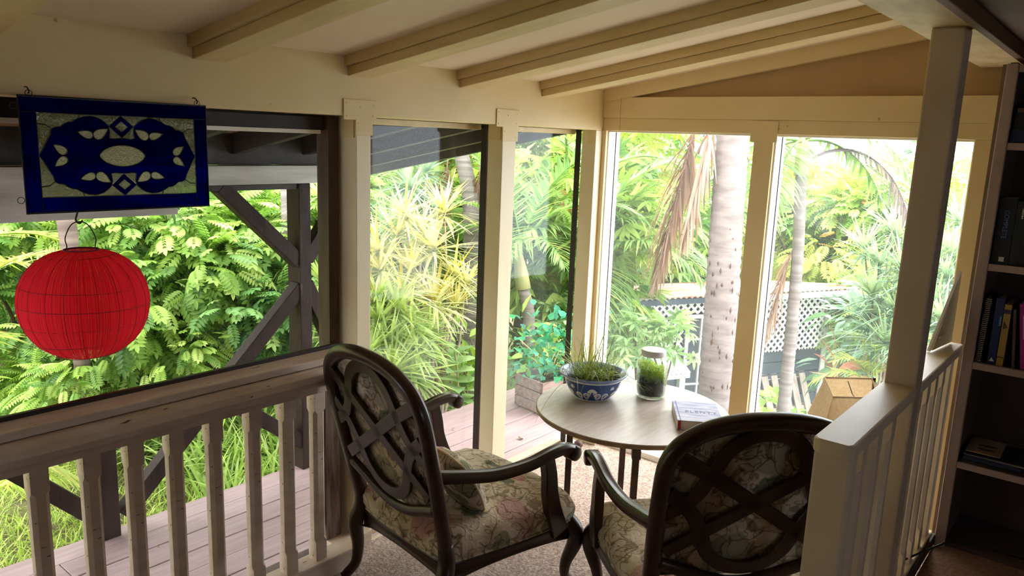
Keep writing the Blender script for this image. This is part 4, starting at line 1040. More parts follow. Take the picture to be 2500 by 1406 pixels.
def hammered_glass(name, scale, bump, col):
    m, n, out = new_mat(name)
    rf = N(n, 'ShaderNodeBsdfRefraction'); rf.inputs['IOR'].default_value = 1.18; rf.inputs['Roughness'].default_value = 0.12; rf.inputs['Color'].default_value = c4(col)
    tl = N(n, 'ShaderNodeBsdfTranslucent'); tl.inputs[0].default_value = c4(tuple(x * 0.85 for x in col))
    gl = N(n, 'ShaderNodeBsdfGlossy'); gl.inputs['Roughness'].default_value = 0.1
    tp = N(n, 'ShaderNodeBsdfTransparent'); tp.inputs[0].default_value = c4(col)
    t = N(n, 'ShaderNodeTexCoord'); vo = N(n, 'ShaderNodeTexNoise'); vo.inputs['Scale'].default_value = scale; vo.inputs['Detail'].default_value = 1.5; vo.inputs['Distortion'].default_value = 1.2
    n.links.new(t.outputs['Object'], vo.inputs['Vector'])
    bp = N(n, 'ShaderNodeBump'); bp.inputs['Strength'].default_value = bump; bp.inputs['Distance'].default_value = 0.02
    n.links.new(vo.outputs['Fac'], bp.inputs['Height'])
    for s_ in (rf, gl): n.links.new(bp.outputs[0], s_.inputs['Normal'])
    mx = N(n, 'ShaderNodeMixShader'); mx.inputs[0].default_value = 0.25
    n.links.new(rf.outputs[0], mx.inputs[1]); n.links.new(tl.outputs[0], mx.inputs[2])
    m3 = N(n, 'ShaderNodeMixShader'); m3.inputs[0].default_value = 0.25
    n.links.new(mx.outputs[0], m3.inputs[1]); n.links.new(tp.outputs[0], m3.inputs[2])
    m2 = N(n, 'ShaderNodeMixShader'); m2.inputs[0].default_value = 0.04
    n.links.new(m3.outputs[0], m2.inputs[1]); n.links.new(gl.outputs[0], m2.inputs[2]); n.links.new(m2.outputs[0], out.inputs[0])
    return m
M['cobalt'] = blue_glass()
M['clear_glass'] = hammered_glass('rippled_clear_glass', 60, 0.6, (0.60, 0.62, 0.50))
M['drop_glass'] = hammered_glass('hammered_drop_glass', 110, 0.9, (0.88, 0.86, 0.80))
def fill(name, splines, mat, parent, th=0.0015):
    """flat glass piece with holes, from closed outlines"""
    cu = bpy.data.curves.new(name, 'CURVE'); cu.dimensions = '2D'; cu.fill_mode = 'BOTH'; cu.extrude = th; cu.resolution_u = 4
    for pts in splines:
        sp = cu.splines.new('POLY'); sp.points.add(len(pts) - 1)
        for p_, (a, b) in zip(sp.points, pts): p_.co = (a, b, 0, 1)
        sp.use_cyclic_u = True
    o = link(bpy.data.objects.new(name, cu), parent); o.rotation_euler = (PI / 2, 0, 0)
    return to_mesh(o, parent, mat)
def came(paths, parent, r=0.0018, name='lead_line'):
    m = MB()
    for pts, cl_ in paths:
        m.tube([(a, 0, b) for a, b in pts], r, 6, closed=cl_, up=(0, 1, 0))
    return m.build(name, M['lead'], parent, smooth=True)
IW, IH = 0.2475, 0.1275
# border pieces
def rect(a0, a1, b0, b1): return [(a0, b0), (a1, b0), (a1, b1), (a0, b1)]
borders = [rect(-HW, 0.085, IH, HH), rect(0.085, HW, IH, HH), rect(-HW, -IW, -HH, IH), rect(IW, HW, -0.04, IH), rect(IW, HW, -HH, -0.04), rect(-IW, -0.075, -HH, -IH), rect(-0.075, 0.085, -HH, -IH), rect(0.085, IW, -HH, -IH)]
for b in borders: fill('border_glass', [b], M['cobalt'], sg_)
came([(b, True) for b in borders], sg_, 0.0018)
came([(rect(-HW, HW, -HH, HH), True)], sg_, 0.0038, 'edge_came')
# wreath outline (one quadrant mirrored)
q = [(-0.040, 0.094), (-0.052, 0.106), (-0.068, 0.117), (-0.090, 0.123), (-0.112, 0.121), (-0.132, 0.113), (-0.148, 0.103), (-0.160, 0.102), (-0.172, 0.096), (-0.182, 0.087), (-0.196, 0.086), (-0.208, 0.080), (-0.213, 0.062), (-0.222, 0.046), (-0.235, 0.020), (-0.2472, 0.0)]
qi = [(-0.040, 0.094), (-0.037, 0.078), (-0.040, 0.056), (-0.028, 0.0535), (-0.012, 0.0555), (0.0, 0.056)]
up_l = q; up_r = [(-a, b) for a, b in q]
outer = []
# go: inner top centre -> left inner -> outer left top -> left tip -> outer left bottom -> inner bottom -> mirrored
L1 = qi[::-1] + q[1:]
L2 = [(a, -b) for a, b in L1][::-1]
R1 = [(-a, b) for a, b in L1]; R2 = [(-a, -b) for a, b in L1][::-1]
outline = L1 + L2[1:] + [p for p in R2[::-1][1:]] + [p for p in R1[::-1][1:-1]]
def oval(w_, h_, n=32): return [(w_ * math.cos(2 * PI * i / n), h_ * math.copysign(abs(math.sin(2 * PI * i / n)) ** 1.25, math.sin(2 * PI * i / n))) for i in range(n)]
def drop(cx, cy2, L, w_, ang):
    """teardrop: point towards ang"""
    o = []
    for i in range(20):
        t = 2 * PI * i / 20
        x = L * (math.cos(t)); y = w_ * math.sin(t) * (0.5 - 0.5 * math.cos(t)) ** 0.55
        x += 0.0; ca, sa = math.cos(ang), math.sin(ang)
        o.append((cx + x * ca - y * sa, cy2 + x * sa + y * ca))
    return o
drops = []
for sx2 in (1, -1):
    for sy2 in (1, -1):
        drops.append(drop(sx2 * -0.064, sy2 * 0.071, 0.026, 0.0205, math.atan2(sy2 * 0.55, sx2 * 0.85)))
        drops.append(drop(sx2 * -0.112, sy2 * 0.067, 0.024, 0.017, math.atan2(sy2 * 0.25, sx2 * -0.95)))
        drops.append(drop(sx2 * -0.188, sy2 * 0.020, 0.023, 0.0175, math.atan2(sy2 * 0.6, sx2 * -0.8)))
ov = oval(0.0725, 0.0345)
fill('wreath_glass', [outline, ov] + drops, M['cobalt'], sg_)
fill('oval_glass', [ov], M['drop_glass'], sg_)
for d in drops: fill('drop_glass', [d], M['drop_glass'], sg_)
came([(outline, True), (ov, True)] + [(d, True) for d in drops], sg_, 0.0018)
for sy2 in (1, -1):
    dm = [(0, sy2 * 0.0575), (0.0385, sy2 * 0.094), (0, sy2 * 0.1275), (-0.0385, sy2 * 0.094)]
    di = [(0, sy2 * 0.075), (0.0205, sy2 * 0.0925), (0, sy2 * 0.110), (-0.0205, sy2 * 0.0925)]
    fill('diamond_glass', [dm, di], M['cobalt'], sg_); fill('diamond_centre', [di], M['clear_glass'], sg_)
    came([(dm, True), (di, True)], sg_, 0.0018)
    for sx2 in (1, -1):
        tri = [(sx2 * 0.0375, sy2 * 0.088), (sx2 * 0.037, sy2 * 0.078), (sx2 * 0.040, sy2 * 0.056), (sx2 * 0.028, sy2 * 0.0535), (sx2 * 0.012, sy2 * 0.0555), (sx2 * 0.002, sy2 * 0.0575)]
        fill('clear_wedge', [tri], M['clear_glass'], sg_)
        # clear background pieces: above the lobe, corner, beside the tip
        lobe = [(sx2 * -a, sy2 * b) for a, b in q]
        top1 = [(0, sy2 * IH)] + [(sx2 * 0.0385, sy2 * 0.094)] + lobe[1:6] + [(sx2 * 0.125, sy2 * IH)]
        corner = [(sx2 * 0.125, sy2 * IH), (sx2 * 0.132, sy2 * 0.113)] + lobe[6:12] + [(sx2 * 0.225, sy2 * 0.092), (sx2 * IW, sy2 * 0.094), (sx2 * IW, sy2 * IH)]
        side = [(sx2 * IW, sy2 * 0.094), (sx2 * 0.225, sy2 * 0.092), (sx2 * 0.208, sy2 * 0.080)] + lobe[12:16]
        for pts in (top1, corner, side): fill('clear_glass', [pts], M['clear_glass'], sg_)
        came([([(sx2 * 0.125, sy2 * IH), (sx2 * 0.130, sy2 * 0.114)], False), ([(sx2 * 0.208, sy2 * 0.080), (sx2 * 0.225, sy2 * 0.092), (sx2 * IW, sy2 * 0.094)], False)], sg_, 0.0018)
        # seams in the blue lobes
        came([([(sx2 * 0.148, sy2 * 0.103), (sx2 * 0.128, sy2 * 0.085), (sx2 * 0.135, sy2 * 0.060)], False), ([(sx2 * 0.182, sy2 * 0.087), (sx2 * 0.160, sy2 * 0.065), (sx2 * 0.150, sy2 * 0.03)], False)], sg_, 0.0010)
for (a, b) in ((-0.262, HH + 0.008), (0.262, HH + 0.008), (-HW - 0.013, HH - 0.03), (-HW - 0.013, -HH + 0.04)):
    MB().tube([(0.0095 * math.cos(t), 0, 0.0095 * math.sin(t)) for t in np.linspace(0, 2 * PI, 17)[:-1]], 0.0011, 5, closed=True, up=(0, 1, 0)).build('wire_ring', M['iron'], sg_, smooth=True, loc=(a, 0, b))
for a in (-0.262, 0.262):
    MB().tube(smooth_path([(0, 0.027, 0.012), (0, 0.012, 0.012), (0, 0.000, 0.004), (0, -0.003, -0.004), (0, 0.005, -0.006)], 4), 0.0022, 6).build('hook', M['iron'], sg_, smooth=True, loc=(a, 0, HH + 0.014))

# ================================================================== CRYSTAL
cz = thing('hanging_crystal', 'small clear faceted crystal ball hanging on a thread by the corner window', 'crystal', (3.93, 2.435, 1.405))
bmz = bmesh.new(); bmesh.ops.create_icosphere(bmz, subdivisions=2, radius=0.0185)
mez = bpy.data.meshes.new('crystal_ball'); bmz.to_mesh(mez); bmz.free()
M['crystal'] = hammered_glass('crystal_glass', 20, 0.3, (0.95, 0.9, 0.88)); mez.materials.append(M['crystal'])
link(bpy.data.objects.new('crystal_ball', mez), cz)
MB().tube([(0, 0, 0.017), (0.0, 0.005, 0.50)], 0.0007, 4).build('thread', M['iron'], cz)

# ================================================================== PORCH
dk = S(empty('deck', (0, 0, -0.42)), 'mauve-brown board deck running outside the left wall')
y = 2.74
nb = 7; bw_ = (3.90 - y) / nb
for i in range(nb):
    y0 = y + i * bw_
    xs = [-2.2, 0.35 + 0.9 * (i % 2), 5.15] if i % 3 else [-2.2, 5.15]
    for a, b in zip(xs[:-1], xs[1:]):
        MB().box(a + 0.002, b - 0.002, y0 + 0.003, y0 + bw_ - 0.003, -0.030, 0.0015 * ((i * 7) % 3)).build('deck_board', M['deck'], dk, bevel=0.003)
for i in range(3):
    MB().box(4.20, 5.15, 2.395 + 0.115 * i, 2.505 + 0.115 * i, -0.030, 0.001 * i).build('deck_board', M['deck'], dk, bevel=0.003)
MB().box(-2.2, 5.15, 3.84, 3.88, -0.20, -0.035).build('rim_joist', M['porch'], dk)
MB().box(-2.2, 5.15, 2.87, 2.91, -0.20, -0.035).build('rim_joist', M['porch'], dk)
dk2 = S(empty('deck', (4.8, 1.4, -0.42)), 'pale board deck outside the far wall windows')
for i in range(9):
    x0 = -0.56 + i * 0.135
    MB().box(x0 + 0.003, x0 + 0.132, -1.6, 0.98, -0.03, 0.001 * (i % 3)).build('deck_board', M['deck_white'], dk2, bevel=0.003)
pst = thing('porch_post', 'dark brown porch post with four slanting braces under the pale beam', 'post', (2.70, 3.86, -1.1))
MB().box(-0.025, 0.055, -0.06, 0.065, 0, 2.45).build('post_shaft', M['porch'], pst, bevel=0.004)
def br(a, b, par, wd=0.082, th=0.075):
    ox, oy, oz = par.location
    return MB().beam((a[0] - ox, 3.845 - oy, a[1] - oz), (b[0] - ox, 3.845 - oy, b[1] - oz), th, wd, up=(0, 0, 1)).build('brace', M['porch'], par, bevel=0.004)
br((2.20, 1.34), (2.69, 0.885), pst); br((2.74, 0.895), (3.07, 1.34), pst)
br((2.70, 0.735), (1.60, -0.33), pst); br((2.735, 0.75), (3.02, 0.16), pst)
br((2.69, -0.25), (2.12, 0.21), pst)
ps2 = thing('porch_post', 'short dark brown post by the deck edge seen between the left railing balusters', 'post', (1.52, 3.86, -1.1))
MB().box(-0.047, 0.05, -0.06, 0.065, 0, 1.20).build('post_shaft', M['porch'], ps2, bevel=0.004)
br((1.47, -0.30), (1.0, 0.20), ps2)
tag(MB().box(-2.2, 3.02, 3.80, 3.90, 1.350, 1.452).build('porch_beam', M['weathered_white'], bevel=0.004), 'weathered white beam along the top of the porch post', 'beam')
tag(MB().box(-2.2, 1.93, 3.765, 3.80, 1.213, 1.452).build('fascia_board', M['weathered_white'], bevel=0.004), 'wide weathered white board fixed below the porch beam behind the stained glass', 'board')
tag(MB().box(2.13, 2.70, 3.81, 3.89, 1.318, 1.349).build('beam_strip', M['porch_dark'], bevel=0.003), 'thin dark strip under the porch beam left of the post', 'board')
tag(MB().box(-2.2, 3.02, 3.86, 3.90, 1.455, 1.62).build('gap_cover_board', M['porch_dark']), 'dark board added to close the bright gap between the pale porch beam and the roof', 'board')  # added board, keeps bright spots from showing above the beam
# porch roof
def zr(y): return 1.725 - 0.193 * (y - 2.757)
pr_ = S(empty('roof', (0, 0, 0)), 'dark timber porch roof sloping away from the house')
for x in (-1.95, -1.45, -0.95, -0.45, 0.05, 0.50, 0.95, 1.40, 1.85, 2.30, 2.75, 3.20, 3.65):
    MB().prism([(2.76, zr(2.76)), (4.80, zr(4.80)), (4.80, zr(4.80) + 0.11), (2.76, zr(2.76) + 0.11)], lambda a, b, s: (x + (0.05 if s else 0), a, b)).build('rafter', M['porch_dark'], pr_)
k = 0; y = 2.70
while y < 4.84:
    y1 = y + 0.138
    MB().prism([(y, zr(y) + 0.110), (y1, zr(y1) + 0.110), (y1, zr(y1) + 0.130), (y, zr(y) + 0.130)], lambda a, b, s: (-2.2 + (6.31 if s else 0), a, b)).build('soffit_plank', M['soffit'], pr_)
    y = y1 + 0.004
MB().prism([(2.76, zr(2.76)), (4.86, zr(4.86)), (4.86, zr(4.86) + 0.14), (2.76, zr(2.76) + 0.14)], lambda a, b, s: (4.06 + (0.04 if s else 0), a, b)).build('barge_board', M['porch_dark'], pr_)
MB().prism([(2.70, zr(2.70) + 0.132), (4.9, zr(4.9) + 0.132), (4.9, zr(4.9) + 0.152), (2.70, zr(2.70) + 0.152)], lambda a, b, s: (-2.25 + (6.4 if s else 0), a, b)).build('roof_sheet', M['porch_dark'], pr_)
# house roof above the alcove keeps the sky out
S(MB().prism([(2.76, zc(2.76) + 0.06), (0.4, zc(0.4) + 0.06), (-3.3, zc(0.4) + 0.06), (-3.3, zc(0.4) + 0.16), (0.4, zc(0.4) + 0.16), (2.76, zc(2.76) + 0.16)], lambda a, b, s: (-3.2 + (7.6 if s else 0), a, b)).build('roof', M['porch_dark']), 'house roof over the room')

# planter on the deck --------------------------------------------------
pb = thing('deck_planter', 'weathered wooden planter box with leafy teal ivy at the deck corner', 'planter', (4.72, 3.44, -0.42), R(-10))
for i in range(3):
    MB().box(-0.21, 0.21, -0.16, 0.16, 0.01 + i * 0.085, 0.088 + i * 0.085).build('planter_board', M['planter'], pb, bevel=0.003)
MB().box(-0.19, 0.19, -0.14, 0.14, 0.20, 0.262).build('soil_bed', M['soil'], pb)

# lantern outside --------------------------------------------------------
LX, LY, LZ = (1.182, 3.050, 0.978)
la = thing('red_lantern', 'round woven red lantern hanging by a wire hoop under the porch roof', 'lantern', (LX, LY, LZ))
LR, LH = 0.224, 0.205
def lantern_mat():
    m, n, out = new_mat('woven_red_thread')
    t = N(n, 'ShaderNodeTexCoord'); sp = N(n, 'ShaderNodeSeparateXYZ'); n.links.new(t.outputs['Object'], sp.inputs[0])
    at_ = N(n, 'ShaderNodeMath', operation='ARCTAN2'); n.links.new(sp.outputs['Y'], at_.inputs[0]); n.links.new(sp.outputs['X'], at_.inputs[1])
    cb_ = N(n, 'ShaderNodeCombineXYZ'); ml = N(n, 'ShaderNodeMath', operation='MULTIPLY'); ml.inputs[1].default_value = 60.0
    n.links.new(at_.outputs[0], ml.inputs[0]); n.links.new(ml.outputs[0], cb_.inputs[0]); n.links.new(sp.outputs['Z'], cb_.inputs[2])
    ns = N(n, 'ShaderNodeTexNoise'); ns.inputs['Scale'].default_value = 1.0; ns.inputs['Detail'].default_value = 4; n.links.new(cb_.outputs[0], ns.inputs['Vector'])
    r = ramp(n, [(0.36, (0.50, 0.008, 0.02)), (0.5, (0.95, 0.03, 0.07)), (0.64, (1.0, 0.12, 0.15))]); n.links.new(ns.outputs['Fac'], r.inputs[0])
    d = N(n, 'ShaderNodeBsdfDiffuse'); tl = N(n, 'ShaderNodeBsdfTranslucent'); tp = N(n, 'ShaderNodeBsdfTransparent')
    n.links.new(r.outputs[0], d.inputs[0]); n.links.new(r.outputs[0], tl.inputs[0])
    m1 = N(n, 'ShaderNodeMixShader'); m1.inputs[0].default_value = 0.62; n.links.new(d.outputs[0], m1.inputs[1]); n.links.new(tl.outputs[0], m1.inputs[2])
    r2 = ramp(n, [(0.48, (0.0, 0.0, 0.0)), (0.66, (0.62, 0.62, 0.62))]); n.links.new(ns.outputs['Fac'], r2.inputs[0])
    tp.inputs[0].default_value = (1.0, 0.35, 0.35, 1)
    m2 = N(n, 'ShaderNodeMixShader'); n.links.new(r2.outputs[0], m2.inputs[0]); n.links.new(m1.outputs[0], m2.inputs[1]); n.links.new(tp.outputs[0], m2.inputs[2])
    n.links.new(m2.outputs[0], out.inputs[0])
    return m
M['lantern'] = lantern_mat()
def lprof(t):    # t 0 bottom .. 1 top
    a = -PI / 2 * 0.86 + t * PI * 0.87
    return LR * math.cos(a) ** 0.82 * (1 + 0.03 * math.sin(a)), LH * math.sin(a) / math.sin(PI / 2 * 0.9)
MB().lathe([lprof(t) for t in np.linspace(0, 1, 25)], 48, closed=True).build('woven_shade', M['lantern'], la, smooth=True)
M['lantern_rib'] = flat('lantern_rib', (0.16, 0.008, 0.012), 0.7)
for t in (0.10, 0.24, 0.37, 0.50, 0.63, 0.76, 0.90):
    r, z = lprof(t); r += 0.001
    MB().tube([(r * math.cos(a), r * math.sin(a), z + 0.006 * math.sin(a + t * 9)) for a in np.linspace(0, 2 * PI, 37)[:-1]], 0.0011, 4, closed=True).build('ring_wire', M['lantern_rib'], la)
for k in range(22):
    a = 2 * PI * k / 22 + 0.05 * math.sin(k * 5)
    MB().tube([((lprof(t)[0] + 0.001) * math.cos(a), (lprof(t)[0] + 0.001) * math.sin(a), lprof(t)[1]) for t in np.linspace(0.02, 0.98, 12)], 0.0008, 4, up=(0.3, 0.2, 1)).build('rib_wire', M['lantern_rib'], la)
tr_, tz = lprof(1.0)
MB().tube([(tr_ * math.cos(a), tr_ * math.sin(a), tz) for a in np.linspace(0, 2 * PI, 33)[:-1]], 0.004, 6, closed=True).build('rim_ring', M['lantern_rib'], la)
hp = smooth_path([(-tr_ * 0.95, 0, tz - 0.004), (-tr_ * 0.80, 0, tz + 0.012), (-tr_ * 0.86, 0, tz + 0.045), (-tr_ * 0.5, 0, tz + 0.092), (0, 0, tz + 0.106), (tr_ * 0.5, 0, tz + 0.092), (tr_ * 0.86, 0, tz + 0.045), (tr_ * 0.80, 0, tz + 0.012), (tr_ * 0.95, 0, tz - 0.004)], 5)
hoop = MB().tube(hp, 0.0022, 5, up=(0, 1, 0)).build('wire_hoop', M['iron'], la, smooth=True)
hoop.rotation_euler = (0, 0, R(-30))
ztop = zr(LY) + 0.11 - LZ
MB().tube(smooth_path([(0.012, 0, tz + 0.110), (0.0, 0, tz + 0.100), (-0.012, 0, tz + 0.112), (-0.006, 0, tz + 0.135), (0, 0, tz + 0.16), (0, 0, tz + 0.25), (0, 0, ztop)], 5), 0.0035, 6, up=(0, 1, 0)).build('hanging_hook', M['iron'], la, smooth=True)

# ================================================================== GARDEN
def gz(x, y):
    t = np.clip((x - 0.75 * y - 0.3) / 4.5, 0, 1); t = t * t * (3 - 2 * t)
    base = -0.95 - 1.30 * t
    hill = np.maximum(0, (y - 0.45 * x) - 7.0) * 0.55
    return base + hill
gx = np.linspace(-8, 30, 96); gy = np.linspace(-8, 30, 96)
GX, GY = np.meshgrid(gx, gy, indexing='ij')
GZ = gz(GX, GY) + RNG.normal(0, 0.03, GX.shape)
inside = (GX < 4.2) & (GY < 3.0)
GZ = np.where(inside, np.minimum(GZ, -1.3), GZ)
idx = np.arange(96 * 96).reshape(96, 96)
Fg = np.stack([idx[:-1, :-1], idx[1:, :-1], idx[1:, 1:], idx[:-1, 1:]], -1).reshape(-1, 4)
me = np_mesh('ground', np.stack([GX, GY, GZ], -1).reshape(-1, 3), Fg, None, M['ground'])
S(link(bpy.data.objects.new('ground', me)), 'garden ground falling towards the shed')

# gravel patch by the deck
ga = RNG.uniform(0, 1, 700); xs_ = RNG.uniform(-0.8, 2.2, 700); ys_ = 3.95 + RNG.uniform(0, 1, 700) * (1.1 - 0.35 * np.maximum(xs_, 0))
V = []; Fv = []
oc = np.array([(1, 0, 0), (0, 1, 0), (-1, 0, 0), (0, -1, 0), (0, 0, 0.7), (0, 0, -0.5)])
of = [(0, 1, 4), (1, 2, 4), (2, 3, 4), (3, 0, 4)]
for i, (a, b) in enumerate(zip(xs_, ys_)):
    s_ = RNG.uniform(0.012, 0.035); q_ = oc * s_ * RNG.uniform(0.7, 1.3, (6, 3)); z = float(gz(a, b)) + s_ * 0.2
    V.append(q_ + (a, b, z)); Fv += [tuple(6 * i + k for k in f) for f in of]
me = np_mesh('gravel', np.concatenate(V), Fv, None, M['gravel'], smooth=False)
tag(link(bpy.data.objects.new('gravel', me)), 'grey gravel scattered along the deck edge', 'gravel', kind='stuff')

# ---------------------------------------------------------------- leaf templates: unit length along +x, normal +z
def tpl_broad(w=0.32, segs=3, droop=0.25, fold=0.06):
    V = []; F = []
    for i in range(segs + 1):
        t = i / segs; hw = w / 2 * (math.sin(PI * min(0.03 + t * 0.97, 1.0) ** 0.8)) if 0 < i < segs else (0.015 if i == 0 else 0.004)
        z = -droop * t * t
        V += [(t, hw, z + fold * hw * 4), (t, 0, z), (t, -hw, z + fold * hw * 4)]
    for i in range(segs):
        a = 3 * i; F += [(a, a + 1, a + 4, a + 3), (a + 1, a + 2, a + 5, a + 4)]
    return np.array(V), np.array(F)
def leaflet(p, d, n, L, w):
    """hexagonal folded leaflet: 6 verts, 2 quads"""
    p = V3(p); d = unit(d); n = unit(n); s = np.cross(n, d)
    a = p; b = p + d * L
    l1 = p + d * L * 0.33 + s * w * 0.5 + n * 0.08 * w; l2 = p + d * L * 0.70 + s * w * 0.40 + n * 0.08 * w - n * L * 0.05
    r1 = p + d * L * 0.33 - s * w * 0.5 + n * 0.08 * w; r2 = p + d * L * 0.70 - s * w * 0.40 + n * 0.08 * w - n * L * 0.05
    b = b - n * L * 0.14
    return [a, l1, l2, b, r2, r1], [(0, 3, 2, 1), (0, 5, 4, 3)]
def tpl_pinnate(pairs=7, ll=0.30, lw=0.13, droop=0.35):
    V = []; F = []
    def rp_(t): return V3((t, 0, -droop * t * t))
    for i in range(pairs):
        t = 0.22 + 0.74 * i / (pairs - 1); p = rp_(t); tang = unit((1, 0, -2 * droop * t)); nn = unit((2 * droop * t, 0, 1))
        for sg in (1, -1):
            d = tang * 0.45 + V3((0, sg, 0)) * 0.9 - nn * 0.18
            v, f = leaflet(p, d, nn + V3((0, sg * -0.25, 0)), ll * (0.75 + 0.5 * math.sin(PI * (i + 1) / (pairs + 1))) * 0.85, lw)
            F += [tuple(len(V) + k for k in q_) for q_ in f]; V += v
    v, f = leaflet(rp_(0.97), (1, 0, -2 * droop), (2 * droop, 0, 1), ll, lw); F += [tuple(len(V) + k for k in q_) for q_ in f]; V += v
    # rachis
    b = len(V); V += [(0, 0.006, 0), (0, -0.006, 0), tuple(rp_(0.5) + (0, 0.006, 0)), tuple(rp_(0.5) - (0, 0.006, 0)), tuple(rp_(0.98) + (0, 0.003, 0)), tuple(rp_(0.98) - (0, 0.003, 0))]
    F += [(b, b + 1, b + 3, b + 2), (b + 2, b + 3, b + 5, b + 4)]
    return np.array(V), np.array(F)
def tpl_palmate(k=8, ll=0.62, lw=0.19, droop=0.25):
    V = []; F = []
    c = V3((0.38, 0, 0.0))
    for i in range(k):
        a = 2 * PI * i / k + 0.2
        d = V3((math.cos(a), math.sin(a), -0.22 - droop * 0.5))
        v, f = leaflet(c + d * 0.05, d, (0, 0, 1), ll * (0.85 + 0.3 * math.cos(a) * 0.5), lw); F += [tuple(len(V) + q2 for q2 in q_) for q_ in f]; V += v
    b = len(V); V += [(0, 0.008, -0.05), (0, -0.008, -0.05), (0.38, -0.006, 0), (0.38, 0.006, 0)]; F += [(b, b + 1, b + 2, b + 3)]
    return np.array(V), np.array(F)
def tpl_whorl(k=7, L=0.85, w=0.17):
    """spray of long drooping leaves from one twig end (mango-like)"""
    V = []; F = []
    for i in range(k):
        a = -1.25 + 2.5 * i / (k - 1); d = V3((math.cos(a), math.sin(a), -0.25 - 0.25 * abs(math.sin(i * 2.3))))
        v, f = leaflet((0.1, 0, 0), d, (0.2, 0, 1), L * (0.8 + 0.2 * math.cos(i * 1.7)), w); F += [tuple(len(V) + q2 for q2 in q_) for q_ in f]; V += v
    return np.array(V), np.array(F)
TPL = {'pinnate': tpl_pinnate(), 'pinnate_fine': tpl_pinnate(9, 0.22, 0.09, 0.25), 'broad': tpl_broad(), 'oval': tpl_broad(0.62, 3, 0.12, 0.04), 'palmate': tpl_palmate(), 'whorl': tpl_whorl(), 'heart': tpl_broad(0.85, 3, 0.3, 0.06)}
def basis(D, U):
    X = D / np.maximum(np.linalg.norm(D, axis=1, keepdims=True), 1e-9)
    Y = np.cross(U, X); Y /= np.maximum(np.linalg.norm(Y, axis=1, keepdims=True), 1e-9)
    Z = np.cross(X, Y)
    return X, Y, Z
def scatter_mesh(name, tpl, P, D, U, Sz, T, mat):
    V0, F0_ = TPL[tpl]; X, Y, Z = basis(D, U); n, k = len(P), len(V0)
    V = P[:, None] + Sz[:, None, None] * (V0[None, :, 0:1] * X[:, None] + V0[None, :, 1:2] * Y[:, None] + V0[None, :, 2:3] * Z[:, None])
    F = F0_[None] + (np.arange(n) * k)[:, None, None]
    return np_mesh(name, V.reshape(-1, 3), F.reshape(-1, F0_.shape[1]), np.repeat(T, k), mat, smooth=False)
CAMP = np.array([0, 0, 1.65])
PART_MESH = {}
def leaf_parts(root, name, tpl, P, D, U, Sz, T, mat, org):
    """single leaves as objects sharing five tinted meshes"""
    X, Y, Z = basis(D, U)
    for i in range(len(P)):
        tb_ = min(4, max(0, int(T[i] * 5)))
        key = (tpl, mat.name, tb_)
        if key not in PART_MESH:
            V0, F0_ = TPL[tpl]
            PART_MESH[key] = np_mesh(name, V0, F0_, np.full(len(V0), 0.1 + 0.2 * tb_), mat, smooth=False)
        o = bpy.data.objects.new(name, PART_MESH[key])
        s = float(Sz[i]); p = P[i] - org
        o.matrix_local = Matrix(((X[i][0] * s, Y[i][0] * s, Z[i][0] * s, p[0]), (X[i][1] * s, Y[i][1] * s, Z[i][1] * s, p[1]), (X[i][2] * s, Y[i][2] * s, Z[i][2] * s, p[2]), (0, 0, 0, 1)))
        COL.objects.link(o); o.parent = root
def crown_points(c, rad, n, clusters, droop, shell=0.55, crad=0.30):
    c = np.array(c, float); rad = np.array(rad, float)
    dirs = rand_dirs(clusters, -0.75, 1.0)
    cc = dirs * (shell + (1 - shell) * RNG.uniform(0, 1, (clusters, 1)) ** 0.5)
    k = RNG.integers(0, clusters, n)
    off = rand_dirs(n, -0.5, 1.0)
    P = c + (cc[k] + off * crad * RNG.uniform(0.6, 1.05, (n, 1))) * rad
    D = off * 0.8 + cc[k] * 0.6 + RNG.normal(0, 0.25, (n, 3)); D[:, 2] -= droop
    U = np.array([0, 0, 1.0]) + RNG.normal(0, 0.30, (n, 3)) + off * 0.35
    return P, D, U, k
def branches(root, base, c, rad, mat, org, n=6, r0=0.05, r1=0.012, name='branch'):
    base = V3(base); c = V3(c)
    fork = base + (c - base) * 0.45
    MB().tube(smooth_path([base - org, base + (fork - base) * 0.5 + RNG.normal(0, 0.04, 3) - org, fork - org], 4), [r0 * (1 - 0.04 * i) for i in range(9)], 8).build('trunk', mat, root, smooth=True)
    for i in range(n):
        e = c + rand_dirs(1, -0.2, 0.9)[0] * np.array(rad) * 0.75
        mid = (fork + e) / 2 + RNG.normal(0, 0.10, 3)
        pp = smooth_path([fork - org, mid - org, e - org], 4)
        MB().tube(pp, list(np.linspace(r0 * 0.55, r1 * 0.5, len(pp))), 6).build(name, mat, root, smooth=True)
